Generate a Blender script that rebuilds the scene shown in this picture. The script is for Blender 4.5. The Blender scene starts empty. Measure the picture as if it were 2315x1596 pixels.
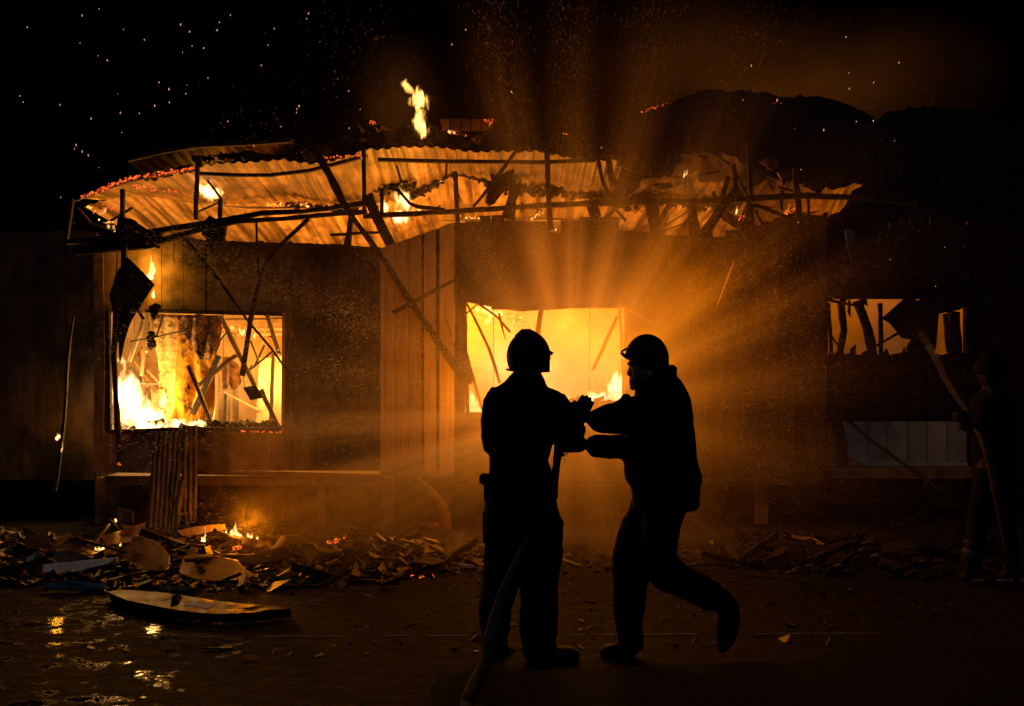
import bpy, bmesh, math, random
from mathutils import Vector, Matrix, noise
R = random.Random(7)
sc = bpy.context.scene
COL = sc.collection
PI = math.pi

# ------------------------------------------------------------------ camera, world, exposure
F = 2250.0; CX = 1157.5; HY = 850.0; CAMZ = 1.6        # focal length in photo pixels, centre, horizon, eye height
cam = bpy.data.cameras.new('camera'); cam.sensor_width = 36.0; cam.lens = 36.0 * F / 2315.0
cam.shift_y = (HY - 798.0) / 2315.0; cam.clip_end = 500; cam.clip_start = 0.05
camo = bpy.data.objects.new('camera', cam); COL.objects.link(camo)
camo.location = (0, 0, CAMZ); camo.rotation_euler = (PI/2, 0, 0); sc.camera = camo

world = bpy.data.worlds.new("World"); sc.world = world; world.use_nodes = True
wn = world.node_tree.nodes; wl = world.node_tree.links
bgn = wn['Background']
sky = wn.new('ShaderNodeTexSky'); sky.sky_type = 'NISHITA'; sky.sun_disc = False
sky.sun_elevation = math.radians(3); sky.sun_rotation = math.radians(150); sky.air_density = 1.0
wl.new(sky.outputs[0], bgn.inputs[0]); bgn.inputs[1].default_value = 0.00002

sun = bpy.data.lights.new('cool_fill', 'SUN'); sun.energy = 0.075; sun.angle = math.radians(3); sun.color = (0.55, 0.8, 1.0)  # added cool light from the camera side for the sheet and cladding
suno = bpy.data.objects.new('cool_fill', sun); COL.objects.link(suno)
suno.rotation_euler = (math.radians(40), 0, math.radians(-25))

sc.view_settings.view_transform = 'Standard'; sc.view_settings.look = 'None'
sc.view_settings.exposure = 0.0; sc.view_settings.gamma = 1.0; sc.view_settings.use_curve_mapping = False
cy = sc.cycles
cy.use_denoising = True
try: cy.denoiser = 'OPENIMAGEDENOISE'
except Exception: pass
cy.use_adaptive_sampling = True; cy.adaptive_threshold = 0.03
cy.max_bounces = 6; cy.diffuse_bounces = 3; cy.glossy_bounces = 3; cy.transmission_bounces = 3
cy.volume_bounces = 1; cy.transparent_max_bounces = 12
cy.volume_step_rate = 1.0; cy.volume_max_steps = 64
cy.sample_clamp_indirect = 4.0

def P(px, py, Y):
    "point at depth Y that the photo shows at (px, py)"
    return Vector(((px - CX) / F * Y, Y, CAMZ + (HY - py) / F * Y))
def G(px, py, h=0.0):
    "point at height h above the ground"
    return P(px, py, F * (CAMZ - h) / (py - HY))

# ------------------------------------------------------------------ fire light and added fill lamps
FIRE = (1.0, 0.37, 0.018); MISTC = (1.0, 0.245, 0.001); HOTC = (1.0, 0.50, 0.12); ROOFC = (1.0, 0.265, 0.001); CENC = (1.0, 0.58, 0.30)
def lamp(px, py, Y, e, rad=0.12, col=FIRE, name='fire_and_fill'):
    l = bpy.data.lights.new(name, 'POINT'); l.energy = e; l.shadow_soft_size = rad; l.color = col
    o = bpy.data.objects.new(name, l); COL.objects.link(o); o.location = P(px, py, Y); return o
# fires inside the building
lamp(318, 900, 11.0, 70, .18, HOTC)
lamp(430, 930, 12.3, 66, .2, HOTC)
lamp(590, 860, 12.8, 74, .2, HOTC)
lamp(1120, 830, 12.4, 20, .25, CENC)
lamp(1370, 840, 12.0, 24, .25, CENC)
lamp(1240, 880, 13.2, 15, .25, CENC)
lamp(400, 760, 12.6, 78, .25, ROOFC)
lamp(720, 760, 12.8, 135, .25, ROOFC)
lamp(1020, 740, 13.2, 150, .25, ROOFC)
lamp(1300, 740, 13.2, 118, .25, ROOFC)
lamp(1530, 720, 12.8, 60, .25, ROOFC)
lamp(903, 470, 11.7, 14, .1)
lamp(225, 474, 11.6, 1.6, .05, MISTC)
lamp(476, 440, 12.0, 9, .08)
lamp(500, 366, 11.4, .9, .04, ROOFC)  # added with the next lamp to brighten the dark upper sheet
lamp(610, 362, 11.4, .6, .04, ROOFC)
lamp(1740, 640, 12.4, 9, .2, (1, .2, .001))
lamp(1590, 440, 11.7, 2.2, .1, MISTC)
lamp(1930, 560, 11.95, 30, .2, (1, .27, .001))
lamp(2120, 560, 12.0, 7, .2, (1, .22, .001))
# fires outside, and lamps added in front of the wall to light the spray
lamp(1400, 800, 9.45, 44, .4, MISTC)  # added with the next three: no flame here, brightens the mist
lamp(1560, 650, 9.3, 31, .45, MISTC)
lamp(1250, 560, 9.3, 11, .4, MISTC)
lamp(960, 760, 8.9, 7, .4, MISTC)
lamp(1215, 860, 10.0, 36, .2, MISTC)
lamp(1080, 900, 9.7, 16, .15, MISTC)
lamp(340, 600, 10.03, 9, .05)
lamp(350, 665, 10.05, 2.2, .04)
lamp(128, 985, 10.45, 3.5, .03)
lamp(545, 1185, 9.1, 22, .08, MISTC)
lamp(228, 1236, 8.6, 1.2, .03)
lamp(266, 1172, 9.2, 0.9, .03)
lamp(905, 262, 12.5, 12, .12, MISTC)
lamp(1060, 290, 12.5, 2.2, .1, (1, .15, .0))  # added red lamp to bring out the ridge boards
lamp(1790, 330, 23.0, 1300, .8, (1, .27, .02))

# ------------------------------------------------------------------ materials
MATS = {}
def mat(name, c1, c2=None, rough=.7, scale=6.0, bump=.3, bscale=40.0, spec=.3, metal=0.0, stretch=(1,1,1), thr=(.35,.65), bdist=.01, soot=None, rough2=None, sootscale=1.3, streak=None):
    if name in MATS: return MATS[name]
    m = bpy.data.materials.new(name); m.use_nodes = True; MATS[name] = m
    n = m.node_tree.nodes; l = m.node_tree.links; b = n['Principled BSDF']
    b.inputs['Roughness'].default_value = rough; b.inputs['Metallic'].default_value = metal
    b.inputs['Specular IOR Level'].default_value = spec
    tc = n.new('ShaderNodeNewGeometry'); mp = n.new('ShaderNodeMapping'); mp.inputs['Scale'].default_value = stretch
    l.new(tc.outputs['Position'], mp.inputs[0])
    nz = n.new('ShaderNodeTexNoise'); nz.inputs['Scale'].default_value = scale; nz.inputs['Detail'].default_value = 6; nz.inputs['Roughness'].default_value = .65
    l.new(mp.outputs[0], nz.inputs['Vector'])
    cr = n.new('ShaderNodeValToRGB'); cr.color_ramp.elements[0].position = thr[0]; cr.color_ramp.elements[1].position = thr[1]
    cr.color_ramp.elements[0].color = (*c1, 1); cr.color_ramp.elements[1].color = (*(c2 or c1), 1)
    l.new(nz.outputs['Fac'], cr.inputs[0]); out = cr.outputs[0]
    oi = n.new('ShaderNodeObjectInfo'); hs = n.new('ShaderNodeHueSaturation'); mr = n.new('ShaderNodeMapRange')
    mr.inputs['To Min'].default_value = .8; mr.inputs['To Max'].default_value = 1.15
    l.new(oi.outputs['Random'], mr.inputs[0]); l.new(mr.outputs[0], hs.inputs['Value']); l.new(out, hs.inputs['Color']); out = hs.outputs[0]
    if soot is not None:
        n2 = n.new('ShaderNodeTexNoise'); n2.inputs['Scale'].default_value = sootscale; n2.inputs['Detail'].default_value = 7; n2.inputs['Roughness'].default_value = .7
        l.new(tc.outputs['Position'], n2.inputs['Vector'])
        c2n = n.new('ShaderNodeValToRGB'); c2n.color_ramp.elements[0].position = soot[0]; c2n.color_ramp.elements[1].position = soot[1]
        l.new(n2.outputs['Fac'], c2n.inputs[0])
        mx = n.new('ShaderNodeMix'); mx.data_type = 'RGBA'; l.new(c2n.outputs[0], mx.inputs[0]); l.new(out, mx.inputs[6])
        mx.inputs[7].default_value = (.015, .012, .01, 1); out = mx.outputs[2]
    if streak:
        mp3 = n.new('ShaderNodeMapping'); mp3.inputs['Scale'].default_value = streak[0]; l.new(tc.outputs['Position'], mp3.inputs[0])
        n3 = n.new('ShaderNodeTexNoise'); n3.inputs['Scale'].default_value = 1.0; n3.inputs['Detail'].default_value = 5; n3.inputs['Roughness'].default_value = .6; l.new(mp3.outputs[0], n3.inputs['Vector'])
        c3 = n.new('ShaderNodeMapRange'); c3.inputs['From Min'].default_value = streak[1]; c3.inputs['From Max'].default_value = streak[2]; c3.inputs['To Min'].default_value = 0; c3.inputs['To Max'].default_value = streak[3]; l.new(n3.outputs['Fac'], c3.inputs[0])
        m3 = n.new('ShaderNodeMix'); m3.data_type = 'RGBA'; l.new(c3.outputs[0], m3.inputs[0]); l.new(out, m3.inputs[6]); m3.inputs[7].default_value = (.06, .035, .02, 1); out = m3.outputs[2]
    l.new(out, b.inputs['Base Color'])
    if rough2 is not None:
        r = n.new('ShaderNodeMapRange'); r.inputs['From Min'].default_value = thr[0]; r.inputs['From Max'].default_value = thr[1]
        r.inputs['To Min'].default_value = rough; r.inputs['To Max'].default_value = rough2; l.new(nz.outputs['Fac'], r.inputs[0]); l.new(r.outputs[0], b.inputs['Roughness'])
    if bump:
        bn = n.new('ShaderNodeTexNoise'); bn.inputs['Scale'].default_value = bscale; bn.inputs['Detail'].default_value = 5
        l.new(mp.outputs[0], bn.inputs['Vector']); bp = n.new('ShaderNodeBump'); bp.inputs['Strength'].default_value = bump; bp.inputs['Distance'].default_value = bdist
        l.new(bn.outputs['Fac'], bp.inputs['Height']); l.new(bp.outputs[0], b.inputs['Normal'])
    return m
def emis(name, col, s, var=None):
    if name in MATS: return MATS[name]
    m = bpy.data.materials.new(name); m.use_nodes = True; MATS[name] = m
    n = m.node_tree.nodes; l = m.node_tree.links; n.remove(n['Principled BSDF'])
    e = n.new('ShaderNodeEmission'); e.inputs[0].default_value = (*col, 1); e.inputs[1].default_value = s
    l.new(e.outputs[0], n['Material Output'].inputs[0])
    if var:
        g = n.new('ShaderNodeNewGeometry'); t = n.new('ShaderNodeTexNoise'); t.inputs['Scale'].default_value = var; t.inputs['Detail'].default_value = 3
        l.new(g.outputs['Position'], t.inputs['Vector']); r = n.new('ShaderNodeMapRange'); r.inputs['From Min'].default_value = .42; r.inputs['From Max'].default_value = .62
        r.inputs['To Min'].default_value = 0; r.inputs['To Max'].default_value = s; l.new(t.outputs['Fac'], r.inputs[0]); l.new(r.outputs[0], e.inputs[1])
    m.cycles.emission_sampling = 'NONE'
    return m
def flame_mat(name, s, col=(1, .46, .12), nscale=9.0):
    if name in MATS: return MATS[name]
    m = bpy.data.materials.new(name); m.use_nodes = True; MATS[name] = m
    n = m.node_tree.nodes; l = m.node_tree.links; n.remove(n['Principled BSDF'])
    e = n.new('ShaderNodeEmission'); e.inputs[0].default_value = (*col, 1); e.inputs[1].default_value = s
    l.new(e.outputs[0], n['Material Output'].inputs['Volume'])
    if nscale:
        g = n.new('ShaderNodeNewGeometry'); mp = n.new('ShaderNodeMapping'); mp.inputs['Scale'].default_value = (1, 1, .45); l.new(g.outputs['Position'], mp.inputs[0])
        t = n.new('ShaderNodeTexNoise'); t.inputs['Scale'].default_value = nscale; t.inputs['Detail'].default_value = 3; t.inputs['Distortion'].default_value = .6
        l.new(mp.outputs[0], t.inputs['Vector']); r = n.new('ShaderNodeMapRange'); r.inputs['From Min'].default_value = .38; r.inputs['From Max'].default_value = .62
        r.inputs['To Min'].default_value = .05 * s; r.inputs['To Max'].default_value = 1.7 * s; l.new(t.outputs['Fac'], r.inputs[0]); l.new(r.outputs[0], e.inputs[1])
    return m
def smoke_mat(name, dens, col=(.9, .85, .8), aniso=.3, nscale=2.2, lo=.35, hi=.65):
    "density falls from the middle of the unit-sphere object to its rim, broken up by noise"
    if name in MATS: return MATS[name]
    m = bpy.data.materials.new(name); m.use_nodes = True; MATS[name] = m
    n = m.node_tree.nodes; l = m.node_tree.links; n.remove(n['Principled BSDF'])
    v = n.new('ShaderNodeVolumeScatter'); v.inputs['Color'].default_value = (*col, 1); v.inputs['Anisotropy'].default_value = aniso
    l.new(v.outputs[0], n['Material Output'].inputs['Volume'])
    tc = n.new('ShaderNodeTexCoord'); ln = n.new('ShaderNodeVectorMath'); ln.operation = 'LENGTH'; l.new(tc.outputs['Object'], ln.inputs[0])
    f = n.new('ShaderNodeMapRange'); f.interpolation_type = 'SMOOTHSTEP'; f.inputs['From Min'].default_value = 1.0; f.inputs['From Max'].default_value = 0.0
    f.inputs['To Min'].default_value = 0; f.inputs['To Max'].default_value = dens; l.new(ln.outputs['Value'], f.inputs[0])
    t = n.new('ShaderNodeTexNoise'); t.inputs['Scale'].default_value = nscale; t.inputs['Detail'].default_value = 4; l.new(tc.outputs['Object'], t.inputs['Vector'])
    r = n.new('ShaderNodeMapRange'); r.inputs['From Min'].default_value = lo; r.inputs['From Max'].default_value = hi; l.new(t.outputs['Fac'], r.inputs[0])
    mu = n.new('ShaderNodeMath'); mu.operation = 'MULTIPLY'; l.new(f.outputs[0], mu.inputs[0]); l.new(r.outputs[0], mu.inputs[1]); l.new(mu.outputs[0], v.inputs['Density'])
    return m

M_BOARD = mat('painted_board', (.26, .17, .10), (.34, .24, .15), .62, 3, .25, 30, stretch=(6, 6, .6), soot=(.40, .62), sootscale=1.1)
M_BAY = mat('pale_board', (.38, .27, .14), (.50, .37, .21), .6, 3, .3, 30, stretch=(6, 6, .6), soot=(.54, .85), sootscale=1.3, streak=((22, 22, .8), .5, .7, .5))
M_LBOARD = mat('sooty_dim_board', (.14, .095, .06), (.24, .165, .10), .62, 3, .25, 30, stretch=(6, 6, .6), soot=(.36, .60), sootscale=1.0)  # darker copy of M_BOARD: soot, plus weaker firelight put into the colour
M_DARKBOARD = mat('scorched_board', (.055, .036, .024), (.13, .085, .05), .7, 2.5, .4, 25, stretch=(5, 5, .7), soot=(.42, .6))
M_CHAR = mat('charred_wood', (.012, .010, .009), (.035, .026, .02), .8, 14, .9, 60, stretch=(1, 1, 1), bdist=.02)
M_METAL = mat('sooty_steel', (.05, .04, .035), (.12, .09, .07), .55, 8, .4, 40, spec=.5)
M_ROOF = mat('scorched_roof_sheet', (.36, .25, .14), (.66, .50, .28), .5, 2.2, .25, 12, spec=.4, stretch=(1.4, .5, 1.4), soot=(.50, .72), sootscale=1.7, streak=((6, .45, .45), .44, .60, .9))  # sooty streaks along the ribs also deepen the rib shading in colour
M_ROOF2 = mat('sooty_dim_roof_sheet', (.26, .165, .085), (.48, .33, .18), .5, 2.2, .25, 12, spec=.4, stretch=(1.4, .5, 1.4), soot=(.42, .66), sootscale=1.5, streak=((7, .5, .5), .40, .60, .8))  # darker copy: weaker light on the upper run put into colour, plus soot
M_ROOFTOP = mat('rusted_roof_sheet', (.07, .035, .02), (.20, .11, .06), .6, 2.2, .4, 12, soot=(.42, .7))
M_TIN = mat('corrugated_iron', (.14, .10, .07), (.28, .22, .16), .5, 5, .3, 25, spec=.4, stretch=(1, 1, .3), soot=(.42, .66), streak=((30, 30, 1.5), .45, .6, .7))
M_INTWALL = mat('inner_plaster', (.52, .46, .36), (.70, .62, .48), .8, 2, .3, 15, soot=(.50, .85), sootscale=.9)
M_INTFLOOR = mat('inner_floor', (.10, .07, .05), (.25, .18, .12), .8, 5, .5, 20)
M_PALEWOOD = mat('pale_timber', (.30, .22, .13), (.48, .36, .22), .7, 5, .4, 40, stretch=(3, 3, .6))
M_INSUL = mat('hanging_insulation', (.55, .40, .16), (.74, .58, .28), .9, 4, .8, 14, bdist=.05, soot=(.54, .66), sootscale=6)
M_INSUL2 = mat('orange_insulation', (.60, .26, .02), (.80, .42, .05), .9, 4, .8, 14, bdist=.05, soot=(.52, .64), sootscale=5)
M_BURNTCLOTH = mat('burnt_lining', (.05, .03, .02), (.40, .24, .10), .9, 14, .9, 18, bdist=.06)
M_SHEETO = mat('wet_orange_board', (.24, .075, .022), (.36, .13, .045), .32, 6, .3, 30, spec=.5, soot=(.53, .60), sootscale=7)
M_SHEETT = mat('wet_tan_board', (.16, .085, .04), (.28, .17, .085), .35, 4, .5, 20, spec=.5, soot=(.48, .60), sootscale=5)
M_BLUE = mat('pale_blue_sheet', (.55, .78, .88), (.6, .82, .9), .5, 6, .1, 30)
M_WHITE = mat('white_sheet', (.6, .56, .5), (.72, .68, .6), .45, 6, .2, 20)
M_CLOTH = mat('fire_coat', (.009, .009, .010), (.015, .014, .015), .85, 8, .5, 60, spec=.08)
M_BAND = mat('reflective_tape', (.35, .38, .36), None, .4, 8, 0, spec=.4)
M_SKIN = mat('skin', (.32, .18, .12), (.36, .21, .14), .55, 9, .1, 60)
M_HAIR = mat('hair', (.02, .014, .01), (.04, .03, .02), .6, 40, .3, 80)
M_HELMET = mat('helmet_shell', (.02, .017, .018), (.03, .025, .025), .7, 9, .1, 30, spec=.15)
M_VISOR = mat('visor', (.05, .04, .03), None, .08, 9, 0, spec=.8)
M_BOOT = mat('rubber_boot', (.010, .010, .011), (.016, .016, .018), .62, 9, .3, 40, spec=.2)
M_GLOVE = mat('glove_leather', (.03, .024, .018), (.05, .04, .03), .7, 20, .5, 60)
M_HOSE = mat('canvas_hose', (.05, .05, .04), (.09, .085, .065), .8, 20, .5, 90)
M_STONE = mat('foundation_stone', (.10, .065, .045), (.24, .15, .10), .85, 3, .6, 12, soot=(.45, .62), sootscale=2)
M_PIPE = mat('rusty_pipe', (.14, .06, .03), (.22, .10, .05), .6, 6, .4, 30)
M_PAVE = mat('pavement', (.006, .005, .004), (.017, .012, .010), .85, 8, .8, 30, spec=.12)
M_LINE = mat('worn_line_paint', (.05, .04, .035), (.20, .18, .16), .8, 25, .4, 80)
M_EMB = emis('ember_red', (1, .12, .02), 2.2, 28)
M_EMBH = emis('ember_hot', (1, .30, .05), 6, 20)
M_SPARK = emis('spark', (1, .42, .15), 1.1)
M_HOT = emis('flame_hot', (1, .62, .22), 6)
M_FL_BIG = flame_mat('flame_big', 26, (1, .50, .16), 7)
M_FL_MID = flame_mat('flame_mid', 30, (1, .50, .15), 12)
M_FL_SMALL = flame_mat('flame_small', 70, (1, .50, .15), 0)
M_FL_TOP = flame_mat('flame_top', 11, (1, .48, .10), 9)

# ------------------------------------------------------------------ object helpers
def link(name, me, m, parent=None, smooth=False):
    o = bpy.data.objects.new(name, me); COL.objects.link(o)
    if m is not None: me.materials.append(m)
    if parent is not None: o.parent = parent
    if smooth: me.shade_smooth()
    return o
def from_bm(name, bm, m, parent=None, smooth=False, normals=True):
    if normals: bmesh.ops.recalc_face_normals(bm, faces=bm.faces[:])
    me = bpy.data.meshes.new(name); bm.to_mesh(me); bm.free()
    return link(name, me, m, parent, smooth)
def tag(o, label, cat=None, group=None, kind=None):
    if label: o['label'] = label
    if cat: o['category'] = cat
    if group: o['group'] = group
    if kind: o['kind'] = kind
    return o
def empty(name, label, cat, group=None, loc=(0, 0, 0)):
    o = bpy.data.objects.new(name, None); COL.objects.link(o); o.empty_display_size = .1
    return tag(o, label, cat, group)
def box(bm, c, sx, sy, sz, rot=None):
    g = bmesh.ops.create_cube(bm, size=1)['verts']
    M = Matrix.Translation(c) @ (rot.to_4x4() if rot else Matrix.Identity(4)) @ Matrix.Diagonal((sx, sy, sz, 1))
    bmesh.ops.transform(bm, matrix=M, verts=g); return g
def nz3(p, s, a):
    return noise.noise_vector(p * s) * a
def bar_bm(bm, pts, ws, d=None, seg=.12, rough=.12):
    "a beam of rectangular section through the world points pts; ws = width (m) at each point; ragged like burnt wood"
    if not isinstance(ws, (list, tuple)): ws = [ws] * len(pts)
    ps = []
    for i in range(len(pts) - 1):
        n = max(1, int((pts[i+1] - pts[i]).length / seg))
        for k in range(n):
            t = k / n; ps.append((pts[i].lerp(pts[i+1], t), ws[i] * (1-t) + ws[i+1] * t))
    ps.append((pts[-1], ws[-1])); rings = []
    for i, (p, w) in enumerate(ps):
        a = ps[max(0, i-1)][0]; b = ps[min(len(ps)-1, i+1)][0]; t = (b - a).normalized()
        side = t.cross(Vector((0, 1, 0)))
        if side.length < .05: side = t.cross(Vector((1, 0, 0)))
        side.normalize(); up = side.cross(t).normalized(); dd = (d if d else w)
        ring = []
        for sx, sy in ((-1, -1), (1, -1), (1, 1), (-1, 1)):
            q = p + side * sx * w / 2 + up * sy * dd / 2
            q += nz3(q + Vector((3.1, 7.7, 1.3)), 9, w * rough); ring.append(bm.verts.new(q))
        rings.append(ring)
    for i in range(len(rings) - 1):
        for k in range(4): bm.faces.new((rings[i][k], rings[i][(k+1) % 4], rings[i+1][(k+1) % 4], rings[i+1][k]))
    bm.faces.new(rings[0][::-1]); bm.faces.new(rings[-1])
def beam(name, pix, wpx, Y, m, parent=None, d=None, rough=.12):
    "beam given by photo points (x, y[, Y]) and width in photo pixels"
    pts = [P(p[0], p[1], p[2] if len(p) > 2 else Y) for p in pix]
    ys = [p[2] if len(p) > 2 else Y for p in pix]
    ws = [(wpx[i] if isinstance(wpx, (list, tuple)) else wpx) / F * ys[i] for i in range(len(pix))]
    bm = bmesh.new(); bar_bm(bm, pts, ws, d, rough=rough); return from_bm(name, bm, m, parent)
def tube_bm(bm, pts, rs, n=8, cap=True):
    rings = []
    if not isinstance(rs, (list, tuple)): rs = [rs] * len(pts)
    for i, p in enumerate(pts):
        t = (pts[min(len(pts)-1, i+1)] - pts[max(0, i-1)]).normalized()
        s = t.cross(Vector((0, 1, 0)));
        if s.length < .05: s = t.cross(Vector((0, 0, 1)))
        s.normalize(); u = s.cross(t)
        rings.append([bm.verts.new(p + (s * math.cos(a) + u * math.sin(a)) * rs[i]) for a in [2*PI*k/n for k in range(n)]])
    for i in range(len(rings)-1):
        for k in range(n): bm.faces.new((rings[i][k], rings[i][(k+1) % n], rings[i+1][(k+1) % n], rings[i+1][k]))
    if cap: bm.faces.new(rings[0][::-1]); bm.faces.new(rings[-1])
def smooth_path(pts, n=8):
    out = []
    for i in range(len(pts)-1):
        p0 = pts[max(0, i-1)]; p1 = pts[i]; p2 = pts[i+1]; p3 = pts[min(len(pts)-1, i+2)]
        for k in range(n):
            t = k/n; out.append(.5*((2*p1) + (p2-p0)*t + (2*p0-5*p1+4*p2-p3)*t*t + (3*p1-p0-3*p2+p3)*t**3))
    out.append(pts[-1]); return out
def plate_bm(bm, pts, th, direction=Vector((0, 1, 0)), jag=0.0, seg=.08):
    "slab whose outline is pts (world), extruded along direction by th; outline roughened"
    out = []
    for i in range(len(pts)):
        a = pts[i]; b = pts[(i+1) % len(pts)]; n = max(1, int((b-a).length / seg)) if jag else 1
        for k in range(n):
            q = a.lerp(b, k/n)
            if jag: q = q + nz3(q, 11, jag)
            out.append(q)
    vs = [bm.verts.new(p) for p in out]; f = bm.faces.new(vs)
    vb = [bm.verts.new(p + direction * th) for p in out]; bm.faces.new(vb[::-1])
    for i in range(len(vs)): bm.faces.new((vs[i], vs[(i+1) % len(vs)], vb[(i+1) % len(vs)], vb[i]))
    bmesh.ops.triangulate(bm, faces=[g for g in bm.faces if len(g.verts) > 4])
def plate(name, pix, Y, m, parent=None, th=.02, jag=0.0, direction=Vector((0, 1, 0))):
    bm = bmesh.new(); plate_bm(bm, [P(p[0], p[1], p[2] if len(p) > 2 else Y) for p in pix], th, direction, jag)
    return from_bm(name, bm, m, parent)
def lerp_poly(poly, x):
    if x <= poly[0][0]: return poly[0][1]
    for (a, b), (c, d) in zip(poly, poly[1:]):
        if x <= c: return b + (d-b) * (x-a) / max(1e-6, c-a)
    return poly[-1][1]
def remeshed(bm, voxel, smooth_it=4):
    me = bpy.data.meshes.new('tmp'); bm.to_mesh(me); bm.free()
    o = bpy.data.objects.new('tmp', me); COL.objects.link(o)
    r = o.modifiers.new('r', 'REMESH'); r.mode = 'VOXEL'; r.voxel_size = voxel
    if smooth_it:
        s = o.modifiers.new('s', 'SMOOTH'); s.iterations = smooth_it; s.factor = .5
    dg = bpy.context.evaluated_depsgraph_get(); dg.update()
    out = bpy.data.meshes.new_from_object(o.evaluated_get(dg)); bpy.data.objects.remove(o); bpy.data.meshes.remove(me)
    out.materials.clear(); return out
def ell_tube(bm, sect, Y, n=14, fat=0.0, hem=False):
    "closed loft through photo points: (x, y, half width px, half depth m[, dY]); ends rounded"
    rings = []; S = []
    def c(s):
        yy = Y + (s[4] if len(s) > 4 else 0); return P(s[0], s[1], yy), s[2] / F * yy + fat, s[3] + fat
    cs = [c(s) for s in sect]
    t0 = (cs[1][0] - cs[0][0]).normalized(); t1 = (cs[-1][0] - cs[-2][0]).normalized()
    r0 = min(cs[0][1], cs[0][2]); r1 = min(cs[-1][1], cs[-1][2])
    seq = [(cs[0][0] - t0*r0*.85, cs[0][1]*.45, cs[0][2]*.45)] + [(a, b, d) for a, b, d in cs] + [(cs[-1][0] + t1*r1*(.06 if hem else .85), cs[-1][1]*(.9 if hem else .45), cs[-1][2]*(.9 if hem else .45))]
    for i, (p, a, b) in enumerate(seq):
        t = (seq[min(len(seq)-1, i+1)][0] - seq[max(0, i-1)][0]).normalized()
        s = t.cross(Vector((0, 1, 0)))
        if s.length < .25: s = Vector((1, 0, 0)) - t * t.x
        s.normalize(); u = s.cross(t).normalized()
        rings.append([bm.verts.new(p + s*math.cos(q)*a + u*math.sin(q)*b) for q in [2*PI*k/n for k in range(n)]])
    for i in range(len(rings)-1):
        for k in range(n): bm.faces.new((rings[i][k], rings[i][(k+1) % n], rings[i+1][(k+1) % n], rings[i+1][k]))
    bm.faces.new(rings[0][::-1]); bm.faces.new(rings[-1])
def blob(bm, c, rx, ry, rz, seg=16):
    g = bmesh.ops.create_uvsphere(bm, u_segments=seg, v_segments=seg//2+2, radius=1)['verts']
    bmesh.ops.transform(bm, matrix=Matrix.Translation(c) @ Matrix.Diagonal((rx, ry, rz, 1)), verts=g); return g
def jitter_mesh(me, s, a):
    for v in me.vertices: v.co += nz3(v.co, s, a)

# ------------------------------------------------------------------ ground
def ground():
    bm = bmesh.new()
    vs = [bm.verts.new(p) for p in ((-150, -20, 0), (150, -20, 0), (150, 220, 0), (-150, 220, 0))]; bm.faces.new(vs)
    m = bpy.data.materials.new('wet_asphalt'); m.use_nodes = True
    n = m.node_tree.nodes; l = m.node_tree.links; b = n['Principled BSDF']
    g = n.new('ShaderNodeNewGeometry')
    a = n.new('ShaderNodeTexNoise'); a.inputs['Scale'].default_value = 4.6; a.inputs['Detail'].default_value = 7; a.inputs['Roughness'].default_value = .62
    l.new(g.outputs['Position'], a.inputs['Vector'])
    big = n.new('ShaderNodeTexNoise'); big.inputs['Scale'].default_value = .55; big.inputs['Detail'].default_value = 2; l.new(g.outputs['Position'], big.inputs['Vector'])
    ad = n.new('ShaderNodeMath'); ad.operation = 'MULTIPLY_ADD'; l.new(big.outputs['Fac'], ad.inputs[0]); ad.inputs[1].default_value = .7; l.new(a.outputs['Fac'], ad.inputs[2])
    sx = n.new('ShaderNodeSeparateXYZ'); l.new(g.outputs['Position'], sx.inputs[0]); loc = n.new('ShaderNodeMapRange'); loc.inputs['From Min'].default_value = -1.7; loc.inputs['From Max'].default_value = -.4; loc.inputs['To Min'].default_value = 0; loc.inputs['To Max'].default_value = -.22; l.new(sx.outputs[0], loc.inputs[0])
    ad2 = n.new('ShaderNodeMath'); ad2.operation = 'ADD'; l.new(ad.outputs[0], ad2.inputs[0]); l.new(loc.outputs[0], ad2.inputs[1]); ad = ad2
    r = n.new('ShaderNodeMapRange'); r.inputs['From Min'].default_value = .94; r.inputs['From Max'].default_value = 1.0; r.inputs['To Min'].default_value = .8; r.inputs['To Max'].default_value = .09
    l.new(ad.outputs[0], r.inputs[0]); l.new(r.outputs[0], b.inputs['Roughness'])
    gr = n.new('ShaderNodeTexNoise'); gr.inputs['Scale'].default_value = 55; gr.inputs['Detail'].default_value = 4; l.new(g.outputs['Position'], gr.inputs['Vector'])
    cr = n.new('ShaderNodeValToRGB'); cr.color_ramp.elements[0].color = (.002, .0014, .0012, 1); cr.color_ramp.elements[1].color = (.022, .013, .009, 1)
    cr.color_ramp.elements[0].position = .3; cr.color_ramp.elements[1].position = .7; l.new(gr.outputs['Fac'], cr.inputs[0]); l.new(cr.outputs[0], b.inputs['Base Color'])
    r2 = n.new('ShaderNodeMapRange'); r2.inputs['From Min'].default_value = .92; r2.inputs['From Max'].default_value = 1.0; r2.inputs['To Min'].default_value = .9; r2.inputs['To Max'].default_value = .03
    l.new(ad.outputs[0], r2.inputs[0])
    bp = n.new('ShaderNodeBump'); bp.inputs['Distance'].default_value = .035; l.new(r2.outputs[0], bp.inputs['Strength']); hb = n.new('ShaderNodeMath'); hb.operation = 'MULTIPLY_ADD'; gl = n.new('ShaderNodeTexNoise'); gl.inputs['Scale'].default_value = 9; gl.inputs['Detail'].default_value = 6; l.new(g.outputs['Position'], gl.inputs['Vector']); l.new(gl.outputs['Fac'], hb.inputs[0]); hb.inputs[1].default_value = 2.2; l.new(gr.outputs['Fac'], hb.inputs[2]); l.new(hb.outputs[0], bp.inputs['Height']); l.new(bp.outputs[0], b.inputs['Normal'])
    b.inputs['Specular IOR Level'].default_value = .22
    o = from_bm('ground', bm, m); o['kind'] = 'structure'; o['label'] = 'wet dark asphalt with shallow puddles'
ground()
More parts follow.
